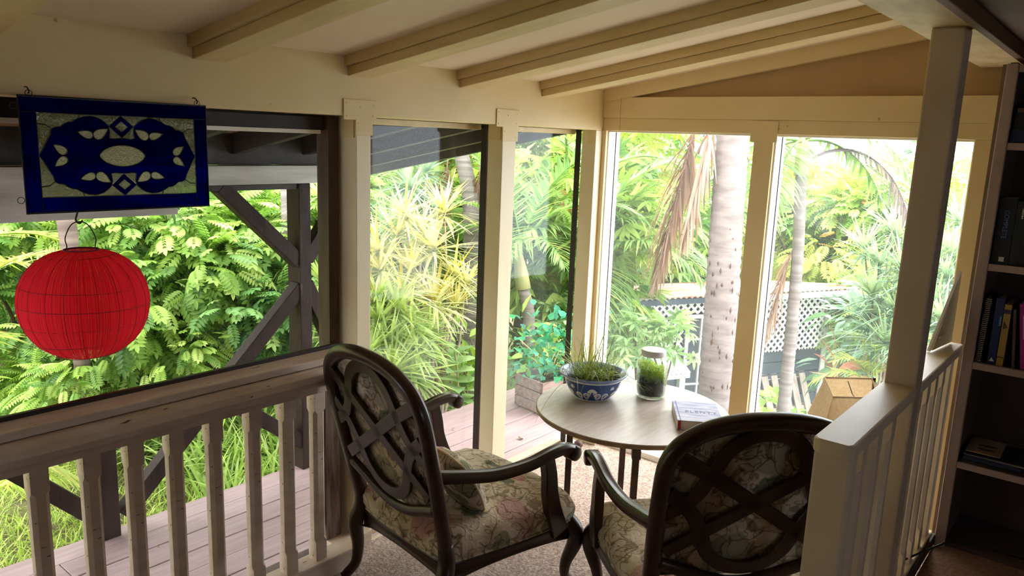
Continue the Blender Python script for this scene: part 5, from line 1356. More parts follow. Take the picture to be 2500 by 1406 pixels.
def shrub(name, label, cat, c, rad, tpl, n, size, mat, parts=0, clusters=26, droop=0.35, group=None, base=None, tint=(0.5, 0.2), pname='leaf', r0=0.05, nb=5, bark=None, shell=0.55, crad=0.30):
    c = np.array(c, float)
    if base is None: base = (c[0], c[1], float(gz(c[0], c[1])) - 0.05)
    org = np.array(base, float)
    t = thing(name, label, cat, tuple(org), 0, group)
    P, D, U, k = crown_points(c, rad, n, clusters, droop, shell, crad)
    keep = P[:, 2] > gz(P[:, 0], P[:, 1]) + 0.03
    # nothing may grow through the porch or the walls
    keep &= ~((P[:, 1] < 4.05) & (P[:, 0] < 5.3) & (P[:, 2] > -0.6) & (P[:, 0] > -3))
    keep &= ~((P[:, 0] < 5.5) & (P[:, 1] < 3.2))
    P, D, U, k = P[keep], D[keep], U[keep], k[keep]; n = len(P)
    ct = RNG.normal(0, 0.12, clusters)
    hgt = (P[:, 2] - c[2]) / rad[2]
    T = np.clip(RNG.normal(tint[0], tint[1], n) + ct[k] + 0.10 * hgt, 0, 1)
    Sz = size * RNG.uniform(0.7, 1.2, n)
    if parts:
        dist = np.linalg.norm(P - CAMP, axis=1) / Sz
        order = np.argsort(dist); a, b = order[:parts], order[parts:]
        leaf_parts(t, pname, tpl, P[a], D[a], U[a], Sz[a], T[a], mat, org)
    else: b = np.arange(n)
    if len(b):
        me = scatter_mesh('foliage', tpl, P[b] - org, D[b], U[b], Sz[b], T[b], mat)
        o = link(bpy.data.objects.new('foliage', me), t); o['kind'] = 'stuff'
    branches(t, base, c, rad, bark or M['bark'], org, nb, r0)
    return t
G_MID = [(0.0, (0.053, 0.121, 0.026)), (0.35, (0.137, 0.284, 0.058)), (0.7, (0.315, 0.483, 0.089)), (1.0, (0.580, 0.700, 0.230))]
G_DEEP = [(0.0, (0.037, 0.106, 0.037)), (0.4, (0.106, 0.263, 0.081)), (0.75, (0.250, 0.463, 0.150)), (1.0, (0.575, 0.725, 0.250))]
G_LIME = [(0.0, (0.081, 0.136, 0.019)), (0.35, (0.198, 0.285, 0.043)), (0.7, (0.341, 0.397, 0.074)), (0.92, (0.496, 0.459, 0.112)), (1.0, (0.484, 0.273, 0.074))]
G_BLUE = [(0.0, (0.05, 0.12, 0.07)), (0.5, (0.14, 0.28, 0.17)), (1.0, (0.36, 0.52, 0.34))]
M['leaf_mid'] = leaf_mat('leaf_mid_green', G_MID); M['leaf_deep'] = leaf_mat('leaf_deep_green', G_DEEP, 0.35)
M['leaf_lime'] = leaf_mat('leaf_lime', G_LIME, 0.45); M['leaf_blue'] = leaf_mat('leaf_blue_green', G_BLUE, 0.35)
M['leaf_pale'] = leaf_mat('leaf_pale_green', [(0.0, (0.20, 0.36, 0.15)), (0.6, (0.40, 0.58, 0.28)), (1.0, (0.60, 0.70, 0.38))], 0.4)
M['leaf_teal'] = leaf_mat('leaf_teal', [(0.0, (0.015, 0.12, 0.075)), (0.5, (0.035, 0.30, 0.17)), (0.8, (0.10, 0.46, 0.24)), (1.0, (0.30, 0.60, 0.12))], 0.35)
M['palm_green'] = leaf_mat('palm_green', [(0.0, (0.08, 0.17, 0.05)), (0.5, (0.20, 0.36, 0.11)), (0.85, (0.40, 0.52, 0.18)), (1.0, (0.68, 0.68, 0.18))], 0.4, rough=0.35, spec=0.5)
M['palm_lime'] = leaf_mat('palm_lime', [(0.0, (0.25, 0.38, 0.07)), (0.6, (0.48, 0.58, 0.12)), (1.0, (0.75, 0.72, 0.20))], 0.45)
M['palm_dead'] = leaf_mat('palm_dead', [(0.0, (0.20, 0.11, 0.08)), (0.5, (0.38, 0.23, 0.17)), (1.0, (0.56, 0.42, 0.34))], 0.25, rough=0.8)
M['palm_purple'] = leaf_mat('palm_purple', [(0.0, (0.16, 0.12, 0.16)), (0.5, (0.30, 0.23, 0.27)), (1.0, (0.44, 0.36, 0.38))], 0.25, rough=0.7)
M['drac_var'] = leaf_mat('dracaena_variegated', [(0.0, (0.36, 0.44, 0.18)), (0.35, (0.66, 0.65, 0.36)), (0.7, (0.80, 0.76, 0.50)), (0.9, (0.76, 0.66, 0.12)), (1.0, (0.70, 0.58, 0.04))], 0.35)
M['drac_green'] = leaf_mat('dracaena_green', [(0.0, (0.20, 0.32, 0.09)), (0.5, (0.42, 0.56, 0.20)), (0.85, (0.60, 0.70, 0.26)), (1.0, (0.74, 0.78, 0.26))], 0.35, spec=0.55)
M['drac_blue'] = leaf_mat('dracaena_bluegreen', [(0.0, (0.12, 0.22, 0.15)), (0.5, (0.28, 0.42, 0.30)), (1.0, (0.52, 0.62, 0.34))], 0.35, spec=0.55)
M['grass'] = leaf_mat('garden_grass', [(0.0, (0.20, 0.32, 0.06)), (0.5, (0.44, 0.58, 0.14)), (0.85, (0.66, 0.74, 0.24)), (1.0, (0.75, 0.70, 0.40))], 0.4)
M['tall_grass'] = leaf_mat('tall_grass', [(0.0, (0.22, 0.38, 0.08)), (0.5, (0.44, 0.60, 0.16)), (0.9, (0.66, 0.78, 0.36)), (1.0, (0.80, 0.82, 0.55))], 0.4)
M['red_leaf'] = leaf_mat('red_leaf', [(0.0, (0.40, 0.10, 0.07)), (0.6, (0.62, 0.26, 0.16)), (1.0, (0.70, 0.46, 0.26))], 0.35)

# ---------------------------------------------------------------- palm fronds
FROND = {}
def frond_mesh(key, L, elev, bend, ll, n, mat, seed=0, hang=0.25, lw=0.032, tint=(0.5, 0.18), name='frond', fan=1.0):
    """feather frond growing from the origin towards +x at an elevation, bending down; ll leaflet length"""
    if key in FROND: return FROND[key]
    rg = np.random.default_rng(100 + seed)
    pts = [V3((0, 0, 0))]; d = V3((math.cos(elev), 0, math.sin(elev))); dirs = [d]
    S_ = 24
    for i in range(S_):
        pts.append(pts[-1] + d * L / S_); d = unit(d + V3((0, 0, -1)) * bend / S_); dirs.append(d)
    pts = np.array(pts); dirs = np.array(dirs)
    B = []; Dd = []; Ls = []; Ws = []
    for i in range(n):
        t = 0.16 + 0.84 * i / (n - 1); k = min(int(t * S_), S_); p = pts[k] + (pts[min(k + 1, S_)] - pts[k]) * (t * S_ - k); dr = dirs[k]
        up = unit(np.cross(np.cross(dr, (0, 0, 1.0)) if abs(dr[2]) < 0.98 else (0, 1, 0), dr)); sd0 = unit(np.cross(up, dr))
        for sg in (1, -1):
            a = (0.50 + 0.35 * t) * (0.8 + 0.4 * rg.random())
            B.append(p); Dd.append(unit(dr * a + sd0 * sg * (1.0 - 0.55 * t * t) * fan + up * (0.25 * rg.random() - 0.02) + rg.normal(0, 0.07, 3)))
            Ls.append(ll * (math.sin(PI * (0.14 + 0.80 * t)) ** 0.7) * (0.85 + 0.3 * rg.random())); Ws.append(lw * (1.1 - 0.5 * t))
    m_ = len(B)
    V, F, T = blades(np.array(B), np.array(Dd), np.array(Ls), np.array(Ws), np.full(m_, hang) * rg.uniform(0.5, 1.6, m_), np.clip(rg.normal(tint[0], tint[1], m_), 0, 1), 4)
    # rachis
    vs_ = []; fs = []
    for i in range(S_ + 1):
        w_ = 0.016 * (1 - 0.85 * i / S_) * (L / 1.5) ** 0.5
        vs_ += [pts[i] + (0, w_, 0), pts[i] + (0, 0, w_), pts[i] - (0, w_, 0), pts[i] - (0, 0, w_)]
    for i in range(S_):
        for k in range(4): fs.append((4 * i + k, 4 * i + (k + 1) % 4, 4 * i + 4 + (k + 1) % 4, 4 * i + 4 + k))
    b = len(V)
    V = np.concatenate([V, np.array(vs_)]); F = np.concatenate([F, np.array(fs) + b]); T = np.concatenate([T, np.full(len(vs_), 0.55)])
    me = np_mesh(name, V, F, T, mat)
    FROND[key] = me
    return me
def put_frond(root, me, p, az, org, name='frond', sc=1.0, roll=0.0, tilt=0.0):
    o = bpy.data.objects.new(name, me)
    o.location = tuple(V3(p) - org); o.rotation_euler = (roll, tilt, az); o.scale = (sc, sc, sc)
    return link(o, root)
def trunk_rings(path, r, ringh, wob=0.05):
    pp = []
    path = smooth_path(path, 8); L = [0]
    for a, b in zip(path[:-1], path[1:]): L.append(L[-1] + float(np.linalg.norm(b - a)))
    tot = L[-1]; n = max(8, int(tot / ringh) * 2); out = []; rr = []
    P_ = np.array(path)
    for i in range(n + 1):
        s = tot * i / n
        out.append(np.array([np.interp(s, L, P_[:, k]) for k in range(3)])); rad = np.interp(i / n, np.linspace(0, 1, len(r)), r)
        rr.append(rad * (1 + (wob if i % 2 else -wob * 0.4)))
    return out, rr
def palm(name, label, base, top, r, crown=None, mat=None, shaft=None, group=None, ringh=0.05, mid=None, cat='palm tree'):
    org = np.array(base, float)
    t = thing(name, label, cat, tuple(org), 0, group)
    b = V3(base); e = V3(top); md = V3(mid) if mid is not None else (b + e) / 2
    pth, rr = trunk_rings([b - org, md - org, e - org], r, ringh)
    MB().tube(pth, rr, 14).build('trunk', mat or M['trunk_ring'], t, smooth=True)
    if shaft:
        d = unit(e - md)
        MB().tube([e - org, e + d * shaft * 0.4 - org, e + d * shaft - org], [r[-1] * 1.35, r[-1] * 1.25, r[-1] * 0.7], 12).build('crownshaft', M['crownshaft'], t, smooth=True)
    return t, org
# ---------------------------------------------------------------- dracaenas
ROS = {}
def rosette_mesh(kind, v, mat, L=0.42, n=64, w=0.026):
    key = (kind, v)
    if key not in ROS:
        rg = np.random.default_rng(40 + v)
        el = rg.uniform(-0.45, 0.98, n); az = np.arange(n) * 2.39996 + rg.normal(0, 0.15, n)
        r = np.sqrt(1 - el * el); D = np.stack([r * np.cos(az), r * np.sin(az), el], 1)
        B = np.stack([0.012 * np.cos(az), 0.012 * np.sin(az), (el + 0.4) * 0.05], 1)
        Ls = L * (0.78 + 0.3 * rg.random(n)) * (1 - 0.25 * np.clip(el - 0.6, 0, 1))
        T = np.clip(0.38 + 0.5 * np.clip(el, 0, 1) ** 1.5 + rg.normal(0, 0.12, n), 0, 1)
        V, F, TT = blades(B, D, Ls, np.full(n, w), rg.uniform(0.15, 0.75, n), T, 4)
        ROS[key] = np_mesh('leaf_rosette', V, F, TT, mat)
    return ROS[key]
def dracaena(label, base, heads, kind, mat, L=0.42, sizes=None, group=None, cat='shrub', stem=0.016):
    org = np.array(base, float)
    t = thing('dracaena_shrub', label, cat, tuple(org), 0, group)
    for i, h_ in enumerate(heads):
        h_ = V3(h_); sc = 1.0 if sizes is None else sizes[i]
        mid = org * 0.45 + h_ * 0.55 + V3((RNG.normal(0, 0.06), RNG.normal(0, 0.06), -0.12))
        foot = org + V3((RNG.normal(0, 0.08), RNG.normal(0, 0.08), 0))
        pp = smooth_path([foot - org, mid - org, h_ - org], 5)
        MB().tube(pp, list(np.linspace(stem, stem * 0.6, len(pp))), 7).build('stem', M['stem_pale'], t, smooth=True)
        o = link(bpy.data.objects.new('leaf_rosette', rosette_mesh(kind, i % 3, mat, L)), t)
        dv = unit(h_ - mid + V3((0, 0, 0.25)))
        o.rotation_mode = 'QUATERNION'
        o.rotation_quaternion = Vector((0, 0, 1)).rotation_difference(Vector(dv)) @ Quaternion((0, 0, 1), RNG.uniform(0, 6.28))
        o.location = tuple(h_ - org); o.scale = (sc, sc, sc)
    return t

# ================================================================== SHED
SA = np.array((7.552, 4.399, 0.0)); SAZ = R(-28)
sd = thing('garden_shed', 'dark blue garden shed with white lattice and a rusty tin roof beyond the far windows', 'shed', (7.552, 4.399, -2.3), SAZ)
ZB = 2.3   # local z = world z + 2.3
def lz(z): return z + ZB
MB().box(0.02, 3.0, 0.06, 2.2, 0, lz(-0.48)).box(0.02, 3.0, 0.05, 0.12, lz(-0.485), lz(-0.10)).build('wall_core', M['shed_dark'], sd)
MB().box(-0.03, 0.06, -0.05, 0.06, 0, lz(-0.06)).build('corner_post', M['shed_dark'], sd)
MB().box(2.95, 3.02, -0.02, 0.06, 0, lz(-0.10)).build('corner_post', M['lattice'], sd)
for i in range(9):
    z1 = lz(-0.875) - i * 0.155
    if z1 - 0.15 < 0: break
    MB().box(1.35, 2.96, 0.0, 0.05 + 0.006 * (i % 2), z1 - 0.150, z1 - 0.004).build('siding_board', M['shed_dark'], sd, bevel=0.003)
for i in range(8):
    z1 = lz(-0.76) - i * 0.18
    if z1 < 0.2: break
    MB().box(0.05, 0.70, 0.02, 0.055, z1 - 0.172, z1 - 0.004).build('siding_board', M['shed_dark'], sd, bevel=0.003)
def lattice(name, x0, x1, z0, z1, y0):
    """two crossed layers of diagonal slats, clipped to the panel"""
    m = MB(); st = 0.098; w_ = 0.030
    H_ = z1 - z0
    for lay, sg in ((0, 1), (1, -1)):
        k = x0 - H_ - 0.2
        while k < x1 + H_ + 0.2:
            # line x = k + t, z = z0 + t (sg=1) or z = z1 - t
            t0 = max(0, x0 - k); t1 = min(H_, x1 - k)
            if t1 - t0 > 0.02:
                za, zb = (z0 + t0, z0 + t1) if sg == 1 else (z1 - t0, z1 - t1)
                m.beam((k + t0, y0 - 0.006 * lay, za), (k + t1, y0 - 0.006 * lay, zb), 0.006, w_, up=(-sg * 0.7, 0, 0.7))
            k += st
    o = m.build(name, M['lattice'], sd); o['kind'] = 'stuff'
    return o
lattice('lattice_panel', 0.07, 0.74, lz(-0.74), lz(-0.12), -0.015)
lattice('lattice_panel', 0.74, 1.40, lz(-0.315), lz(-0.12), -0.015)
lattice('lattice_panel', 1.40, 2.97, lz(-0.875), lz(-0.12), -0.015)
lattice('lattice_panel', -0.34, -0.05, lz(-0.76), lz(-0.05), 0.10)
# glazed door standing open a little
do = empty('door', (0.80, -0.02, lz(-1.75)), R(-6), sd)
for x in (0.0, 0.185, 0.37, 0.53):
    MB().box(x - (0.022 if x in (0.0, 0.53) else 0.010), x + (0.022 if x in (0.0, 0.53) else 0.010), -0.015, 0.015, 0, 1.40).build('door_bar', M['lattice'], do)
for z in (0.0, 0.28, 0.56, 0.84, 1.12, 1.40):
    MB().box(-0.02, 0.55, -0.012, 0.012, z - (0.022 if z in (0, 1.40) else 0.009), z + (0.022 if z in (0, 1.40) else 0.009)).build('door_bar', M['lattice'], do)
MB().box(0.0, 0.53, -0.002, 0.002, 0, 1.4).build('door_glass', glass_mat('shed_glass', 0.05), do)
# corrugated roof
def corrugated(x0, x1, y0, y1, z0, z1, pitch=0.075, amp=0.012, th=0.004):
    n = int((x1 - x0) / pitch * 4); m = MB(); V = []; F = []
    for j, (yy, zz) in enumerate(((y0, z0), (y1, z1))):
        for s in (0, th):
            for i in range(n + 1):
                x = x0 + (x1 - x0) * i / n; V.append((x, yy, zz + amp * math.cos(2 * PI * (x - x0) / pitch) + s))
    N1 = n + 1
    for i in range(n):
        F.append((i, i + 1, N1 + i + 1, N1 + i)); F.append((2 * N1 + i, 2 * N1 + i + 1, 3 * N1 + i + 1, 3 * N1 + i))
        F.append((N1 + i, N1 + i + 1, 3 * N1 + i + 1, 3 * N1 + i)); F.append((i, i + 1, 2 * N1 + i + 1, 2 * N1 + i))
    return m.add(V, F)
corrugated(-0.32, 3.62, -0.32, 2.3, lz(-0.045), lz(-0.44)).build('tin_roof', M['tin'], sd, smooth=True)
MB().box(1.35, 3.62, -0.31, -0.28, lz(-0.135), lz(-0.062)).build('fascia', M['lattice'], sd, bevel=0.003)
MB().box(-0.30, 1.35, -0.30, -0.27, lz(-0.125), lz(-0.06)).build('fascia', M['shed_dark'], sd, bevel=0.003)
# small corrugated awning by the shed door
aw = thing('tin_awning', 'small white corrugated awning on a post in front of the shed door', 'awning', (7.312, 3.696, -0.679)); aw.rotation_euler = (0, 0, R(-28))
azl = -2.25 - aw.location.z
corrugated(-0.75, 0.22, -0.05, 0.55, -0.10, 0.20, 0.06, 0.008).build('tin_sheet', M['tin_white'], aw, smooth=True)
MB().box(-0.75, 0.22, -0.04, -0.01, -0.155, -0.105).build('fascia', M['lattice'], aw)
MB().box(0.10, 0.16, -0.03, 0.03, azl, -0.11).build('awning_post', M['lattice'], aw)
MB().box(-0.68, -0.62, -0.03, 0.03, azl, -0.11).build('awning_post', M['lattice'], aw)
ho = tag(MB().tube([(0.14 * math.cos(a), 0.14 * math.sin(a), 0.012 * math.sin(3 * a)) for a in np.linspace(0, 6 * PI, 73)], 0.011, 6).build('garden_hose', flat('hose_teal', (0.05, 0.28, 0.30)), smooth=True), 'teal garden hose coiled on the white awning', 'hose')
ho.location = (7.119, 4.029, -0.629); ho.rotation_euler = (R(15), R(20), 0)
# pallet leaning on the shed
pl = thing('wooden_pallet', 'weathered wooden pallet leaning against the dark shed wall', 'pallet', (9.34, 3.06, -2.05)); pl.rotation_euler = (R(-24), 0, R(-28))
for i in range(7):
    MB().box(-0.50 + i * 0.152, -0.40 + i * 0.152, -0.03, -0.012, 0, 0.95).build('slat', M['pallet'], pl, bevel=0.003)
for z in (0.04, 0.45, 0.86):
    MB().box(-0.50, 0.515, -0.012, 0.07, z, z + 0.05).build('stringer', M['pallet'], pl, bevel=0.003)
for i in range(3):
    MB().box(-0.50, 0.515, 0.07, 0.088, 0.06 + 0.38 * i, 0.15 + 0.38 * i).build('back_slat', M['pallet'], pl, bevel=0.003)

# ================================================================== PLANTS
# --- palms
g = lambda p, dz=-0.05: (p[0], p[1], float(gz(p[0], p[1])) + dz)
t, org = palm('palm_tree', 'thick grey palm trunk standing in front of the shed', g((5.904, 2.513, -0.703)), (6.679, 3.006, 3.995), [0.160, 0.145, 0.135, 0.135, 0.132], mat=M['trunk_grey'], ringh=0.075, mid=(6.115, 2.683, 0.692))
top_big = V3((6.679, 3.006, 3.995))
for k, (az, el) in enumerate([(10, 40), (80, 30), (150, 45), (220, 25), (300, 35)]):
    put_frond(t, frond_mesh(('big', k), 2.4, R(el), 1.5, 0.62, 44, M['palm_green'], k, 0.4, 0.045), top_big, R(az), org)
sm = MB()
pa = V3((5.904, 2.513, -0.703)); pm_ = V3((6.115, 2.683, 0.692)); pe = V3((6.679, 3.006, 3.995))
for k in range(75):
    q_ = RNG.uniform(0, 0.72); c_ = pa + (pm_ - pa) * min(1, 2 * q_) + (pe - pm_) * max(0, 2 * q_ - 1)
    az = R(200) + RNG.normal(0, 0.75); r_ = 0.140
    cc = c_ - org + V3((r_ * math.cos(az), r_ * math.sin(az), RNG.normal(0, 0.03)))
    h_ = RNG.uniform(0.016, 0.034); sd_ = V3((-math.sin(az), math.cos(az), 0)) * RNG.uniform(0.007, 0.013); nr_ = V3((math.cos(az), math.sin(az), 0)) * 0.006
    sm.add([cc - V3((0, 0, h_)), cc + sd_, cc + V3((0, 0, h_)), cc - sd_, cc + nr_], [(0, 1, 4), (1, 2, 4), (2, 3, 4), (3, 0, 4)])
so_ = sm.build('bark_scars', M['brownframe'], t); so_['kind'] = 'stuff'
# dead brown frond hanging beside that trunk
df = V3((6.017, 2.964, 2.001))
dfm = frond_mesh(('dead', 0), 1.62, R(-74), 0.10, 0.62, 60, M['palm_dead'], 9, 1.2, 0.030, (0.5, 0.25), 'dead_frond', 0.22)
t2 = thing('dead_palm_frond', 'long dry brown palm frond hanging down beside the thick grey trunk', 'palm frond', tuple(df))
put_frond(t2, dfm, df, R(65), df, 'dead_frond'); put_frond(t2, frond_mesh(('dead', 1), 1.15, R(-80), 0.05, 0.50, 46, M['palm_dead'], 12, 1.2, 0.026, (0.6, 0.25), 'dead_frond', 0.25), df + V3((0.05, -0.12, 0)), R(120), df, 'dead_frond')
# slim palm of window 5
t, org = palm('palm_tree', 'slim ringed palm with drooping dry frond against the open sky', g((6.757, 2.258, -0.752)), (7.130, 2.467, 1.419), [0.068, 0.060, 0.053, 0.050], ringh=0.055, mid=(6.957, 2.351, 0.349), shaft=0.42)
ct = V3((7.173, 2.508, 1.723))
for k, (az, el, s_) in enumerate([(-40, 8, 0.9), (-75, -5, 0.8), (150, 25, 1.0), (185, 45, 1.0), (110, 30, 0.9), (250, 40, 1.0), (-10, 55, 1.0), (60, 50, 0.9)]):
    put_frond(t, frond_mesh(('slim', k % 4), 1.25, R([10, 30, 50, 0][k % 4]), 1.7, 0.40, 36, M['palm_green'], 20 + k % 4, 0.6, 0.040), ct, R(az), org, sc=s_)
put_frond(t, frond_mesh(('purple', 0), 1.55, R(28), 2.9, 0.42, 52, M['palm_purple'], 31, 0.7, 0.026, (0.5, 0.25), 'dry_frond'), V3((7.219, 2.408, 1.580)), R(-48), org, 'dry_frond')
put_frond(t, frond_mesh(('dead', 2), 1.0, R(-78), 0.1, 0.36, 36, M['palm_dead'], 33, 1.0, 0.020, (0.55, 0.25), 'dry_frond', 0.30), V3((6.988, 2.397, 0.885)), R(120), org, 'dry_frond')
put_frond(t, frond_mesh(('slim', 1), 1.25, R(30), 1.7, 0.40, 36, M['palm_green'], 21, 0.6, 0.040), V3((7.303, 1.760, 1.904)), R(-150), org, 'hanging_frond', 0.5)
# palm of window 3 (small, with crownshaft) and its areca fronds
t, org = palm('palm_tree', 'small leaning palm with pale crownshaft seen through the narrow corner window', g((5.676, 4.334, -0.521)), (5.650, 4.464, 0.249), [0.085, 0.062, 0.055], ringh=0.05, mid=(5.681, 4.399, -0.126), shaft=0.36)
ct = V3((5.669, 4.530, 0.661))
for k, (az, el, s_) in enumerate([(20, 40, 0.9), (70, 60, 0.9), (130, 50, 0.9), (190, 20, 0.7), (300, 45, 0.9), (340, 70, 1.0), (250, 35, 0.6)]):
    put_frond(t, frond_mesh(('areca', k % 4), 1.35, R([55, 70, 35, 15][k % 4]), 1.6, 0.46, 40, M['palm_green'], 50 + k % 4, 0.45, 0.036, (0.55, 0.2)), ct, R(az), org, sc=s_)
t, org = palm('palm_tree', 'clumping palm with arching yellow-green fronds behind the room corner', g((6.643, 4.318, -0.541)), (6.762, 4.461, 0.396), [0.07, 0.06, 0.05], ringh=0.06)
ct = V3((6.767, 4.467, 0.438))
for k in range(16):
    az = 25 + k * 47; el = [75, 55, 35, 65, 20, 45][k % 6]
    put_frond(t, frond_mesh(('areca2', k % 6), 1.75, R(el), 1.7, 0.55, 46, M['palm_green'], 60 + k % 6, 0.5, 0.038, (0.6, 0.22)), ct + RNG.normal(0, 0.10, 3), R(az), org, sc=0.6 + 0.3 * (k % 3) / 2)
for k, (px_, az, el) in enumerate([((6.429, 4.575, 1.338), 200, 20), ((6.740, 4.631, 1.628), 250, 30), ((6.834, 4.420, 1.343), 330, 25), ((6.538, 4.286, 0.777), 310, 10), ((6.989, 4.444, 0.994), 300, 35), ((6.913, 4.561, 0.368), 315, 20), ((8.450, 3.404, 1.339), 120, 20), ((8.382, 3.252, 0.577), 130, 0)]):
    put_frond(t, frond_mesh(('areca2', k % 6), 1.75, R([75, 55, 35, 65, 20, 45][k % 6]), 1.7, 0.55, 46, M['palm_green'], 60 + k % 6, 0.5, 0.038, (0.6, 0.22)), V3(px_), R(az), org, sc=0.8)
# ringed palm trunk of window 2
t, org = palm('palm_tree', 'grey ringed palm rising behind the variegated dracaena', g((5.535, 4.944, -0.037)), (5.625, 5.345, 1.624), [0.105, 0.10, 0.085, 0.07], ringh=0.06, mid=(5.612, 5.118, 0.835))
ct = V3((5.635, 5.394, 1.822))
for k, (az, el) in enumerate([(40, 40), (110, 55), (180, 30), (250, 20), (320, 45)]):
    put_frond(t, frond_mesh(('areca2', k), 1.75, R([75, 55, 35, 65, 20][k]), 1.7, 0.55, 46, M['palm_green'], 60 + k, 0.5, 0.038, (0.6, 0.22)), ct, R(az), org)
put_frond(t, dfm, V3((5.404, 5.255, 1.497)), R(60), org, 'dead_frond', 0.55); put_frond(t, dfm, V3((5.598, 5.004, 1.459)), R(60), org, 'dead_frond', 0.5)
for k, (px_, az, el) in enumerate([((5.565, 4.749, 1.029), 150, 2), ((5.560, 4.710, 0.799), 165, 3)]):
    put_frond(t, frond_mesh(('areca2', k), 1.75, R([75, 55, 35, 65][k]), 1.7, 0.55, 46, M['palm_green'], 60 + k, 0.5, 0.038, (0.6, 0.22)), V3(px_), R(az), org, 'low_frond', 0.45)
# palm behind the lantern
t, org = palm('palm_tree', 'pale ringed palm trunk passing behind the red lantern', g((2.180, 5.716, -0.429)), (2.262, 6.072, 1.057), [0.062, 0.056, 0.054, 0.066], mat=M['trunk_warm'], ringh=0.05, mid=(2.215, 5.860, 0.183))
ct = V3((2.269, 6.117, 1.232))
for k, (az, el) in enumerate([(120, 1), (200, 2), (280, 3), (20, 0)]):
    put_frond(t, frond_mesh(('areca', k), 1.35, R([55, 70, 35, 15][k]), 1.6, 0.46, 40, M['palm_green'], 50 + k, 0.45, 0.036, (0.55, 0.2)), ct, R(az), org)
# thin pale trunk left of the porch post
palm('palm_tree', 'thin pale palm trunk just left of the dark porch post', g((3.773, 5.544, 0.125)), (3.918, 5.768, 1.434), [0.040, 0.038, 0.036], ringh=0.05)
# fronds of a palm just left of the frame
t, org = palm('palm_tree', 'yellow-green palm fronds reaching in at the left edge', g((0.35, 4.9)), (0.30, 4.9, -0.1), [0.07, 0.06, 0.05], ringh=0.05)
for k, (p_, az, el, s_) in enumerate([((0.30, 4.9, 0.0), -15, 60, 1.0), ((0.30, 4.9, 0.0), 20, 75, 1.0), ((1.603, 5.813, 0.733), -20, 10, 0.62), ((1.628, 6.126, 0.802), 15, 30, 0.7), ((1.621, 5.752, 0.605), -60, 0, 0.5), ((1.321, 5.278, -0.563), -25, 10, 0.5), ((1.373, 5.538, -0.556), 0, 20, 0.55), ((1.312, 5.113, -0.611), -50, 0, 0.45)]):
    put_frond(t, frond_mesh(('lime', k % 3), 1.5, R([20, 45, 5][k % 3]), 1.3, 0.50, 40, M['palm_lime'], 80 + k % 3, 0.4, 0.034, (0.6, 0.25)), V3(p_), R(az), org, sc=s_)
# young palm right of the shed
t, org = palm('young_palm', 'young palm with a bright arching frond right of the shed', g((7.690, 1.797, -0.628)), (7.699, 1.821, -0.512), [0.04, 0.035], ringh=0.05, cat='palm')
for k, (p_, az, el) in enumerate([((7.717, 1.800, -0.511), 150, 0), ((7.598, 1.788, -0.501), 120, 1), ((7.729, 1.785, -0.510), 190, 2), ((7.874, 1.796, -0.420), 60, 0), ((7.545, 1.707, -0.450), 20, 1)]):
    put_frond(t, frond_mesh(('young', el), 0.62, R([62, 40, 75][el]), 1.8, 0.22, 30, M['palm_lime'], 90 + el, 0.3, 0.018, (0.45, 0.25)), V3(p_), R(az), org, sc=0.95)

# --- dracaenas
dracaena('cream variegated dracaena with many spiky heads outside the second window', g((4.466, 4.435, -0.286)),
    [(4.336, 4.689, 0.967), (4.735, 4.638, 0.967), (4.477, 4.500, 0.687), (4.045, 4.675, 0.705), (4.262, 4.543, 0.519), (3.941, 4.536, 0.576), (4.683, 4.465, 0.461), (4.382, 4.375, 0.262), (4.274, 4.718, 0.798), (4.085, 4.436, 0.396), (4.608, 4.371, 0.201), (4.529, 4.698, 0.851), (3.916, 4.534, 0.278), (4.822, 4.458, 0.355)], 'var', M['drac_var'], 0.40, [1.05, 1, 1.15, 1, 1, .85, 1, 1.05, .9, .9, .8, .8, .8, .8])
dracaena('green dracaena with glossy spiky heads below the variegated one', g((4.000, 4.260, -0.486)),
    [(3.821, 4.434, 0.380), (3.921, 4.321, 0.281), (3.799, 4.256, 0.056), (3.979, 4.199, 0.001), (3.758, 4.327, 0.210), (4.220, 4.289, 0.038), (3.925, 4.138, -0.187), (3.699, 4.120, -0.117), (3.577, 4.231, 0.041), (4.022, 4.294, 0.172)], 'green', M['drac_green'], 0.36, None)
dracaena('blue-green dracaena head high behind the variegated dracaena', g((4.898, 5.240, 0.480)), [(4.843, 5.192, 1.152), (4.680, 5.283, 0.798), (5.096, 5.242, 1.276)], 'blue', M['drac_blue'], 0.46)
dracaena('green dracaena just behind the dark porch post', g((3.929, 5.208, -0.345)), [(3.950, 5.299, 1.085), (3.812, 5.098, 0.403), (3.787, 5.632, 0.468), (3.824, 5.028, 0.748), (3.751, 5.101, 0.170), (3.659, 4.848, 0.029)], 'green', M['drac_green'], 0.36, [1, .9, .7, .8, .9, .8])
dracaena('blue-green dracaena with spiky heads right of the shed roof', g((8.042, 1.647, -0.760)),
    [(8.888, 2.064, 0.828), (8.471, 2.186, 0.608), (8.326, 2.001, 0.476), (8.257, 1.781, 0.534), (8.036, 1.951, 0.206), (8.090, 1.965, -0.056), (7.946, 1.712, 0.117), (8.055, 1.662, 0.392), (7.738, 1.717, -0.171), (7.771, 1.537, -0.101), (8.698, 1.949, 0.746)], 'blue', M['drac_blue'], 0.27)
dracaena('tall blue-green dracaena behind the square post', g((8.157, 1.209, -0.677)),
    [(8.670, 1.408, 0.972), (8.353, 1.384, 0.678), (8.174, 1.376, 0.460), (7.987, 1.385, 0.266), (8.356, 1.298, 0.409), (8.324, 1.539, 0.540), (7.900, 1.427, 0.056), (7.775, 1.272, 0.106), (8.121, 1.559, 0.319), (8.700, 1.288, 0.698)], 'blue', M['drac_blue'], 0.36)

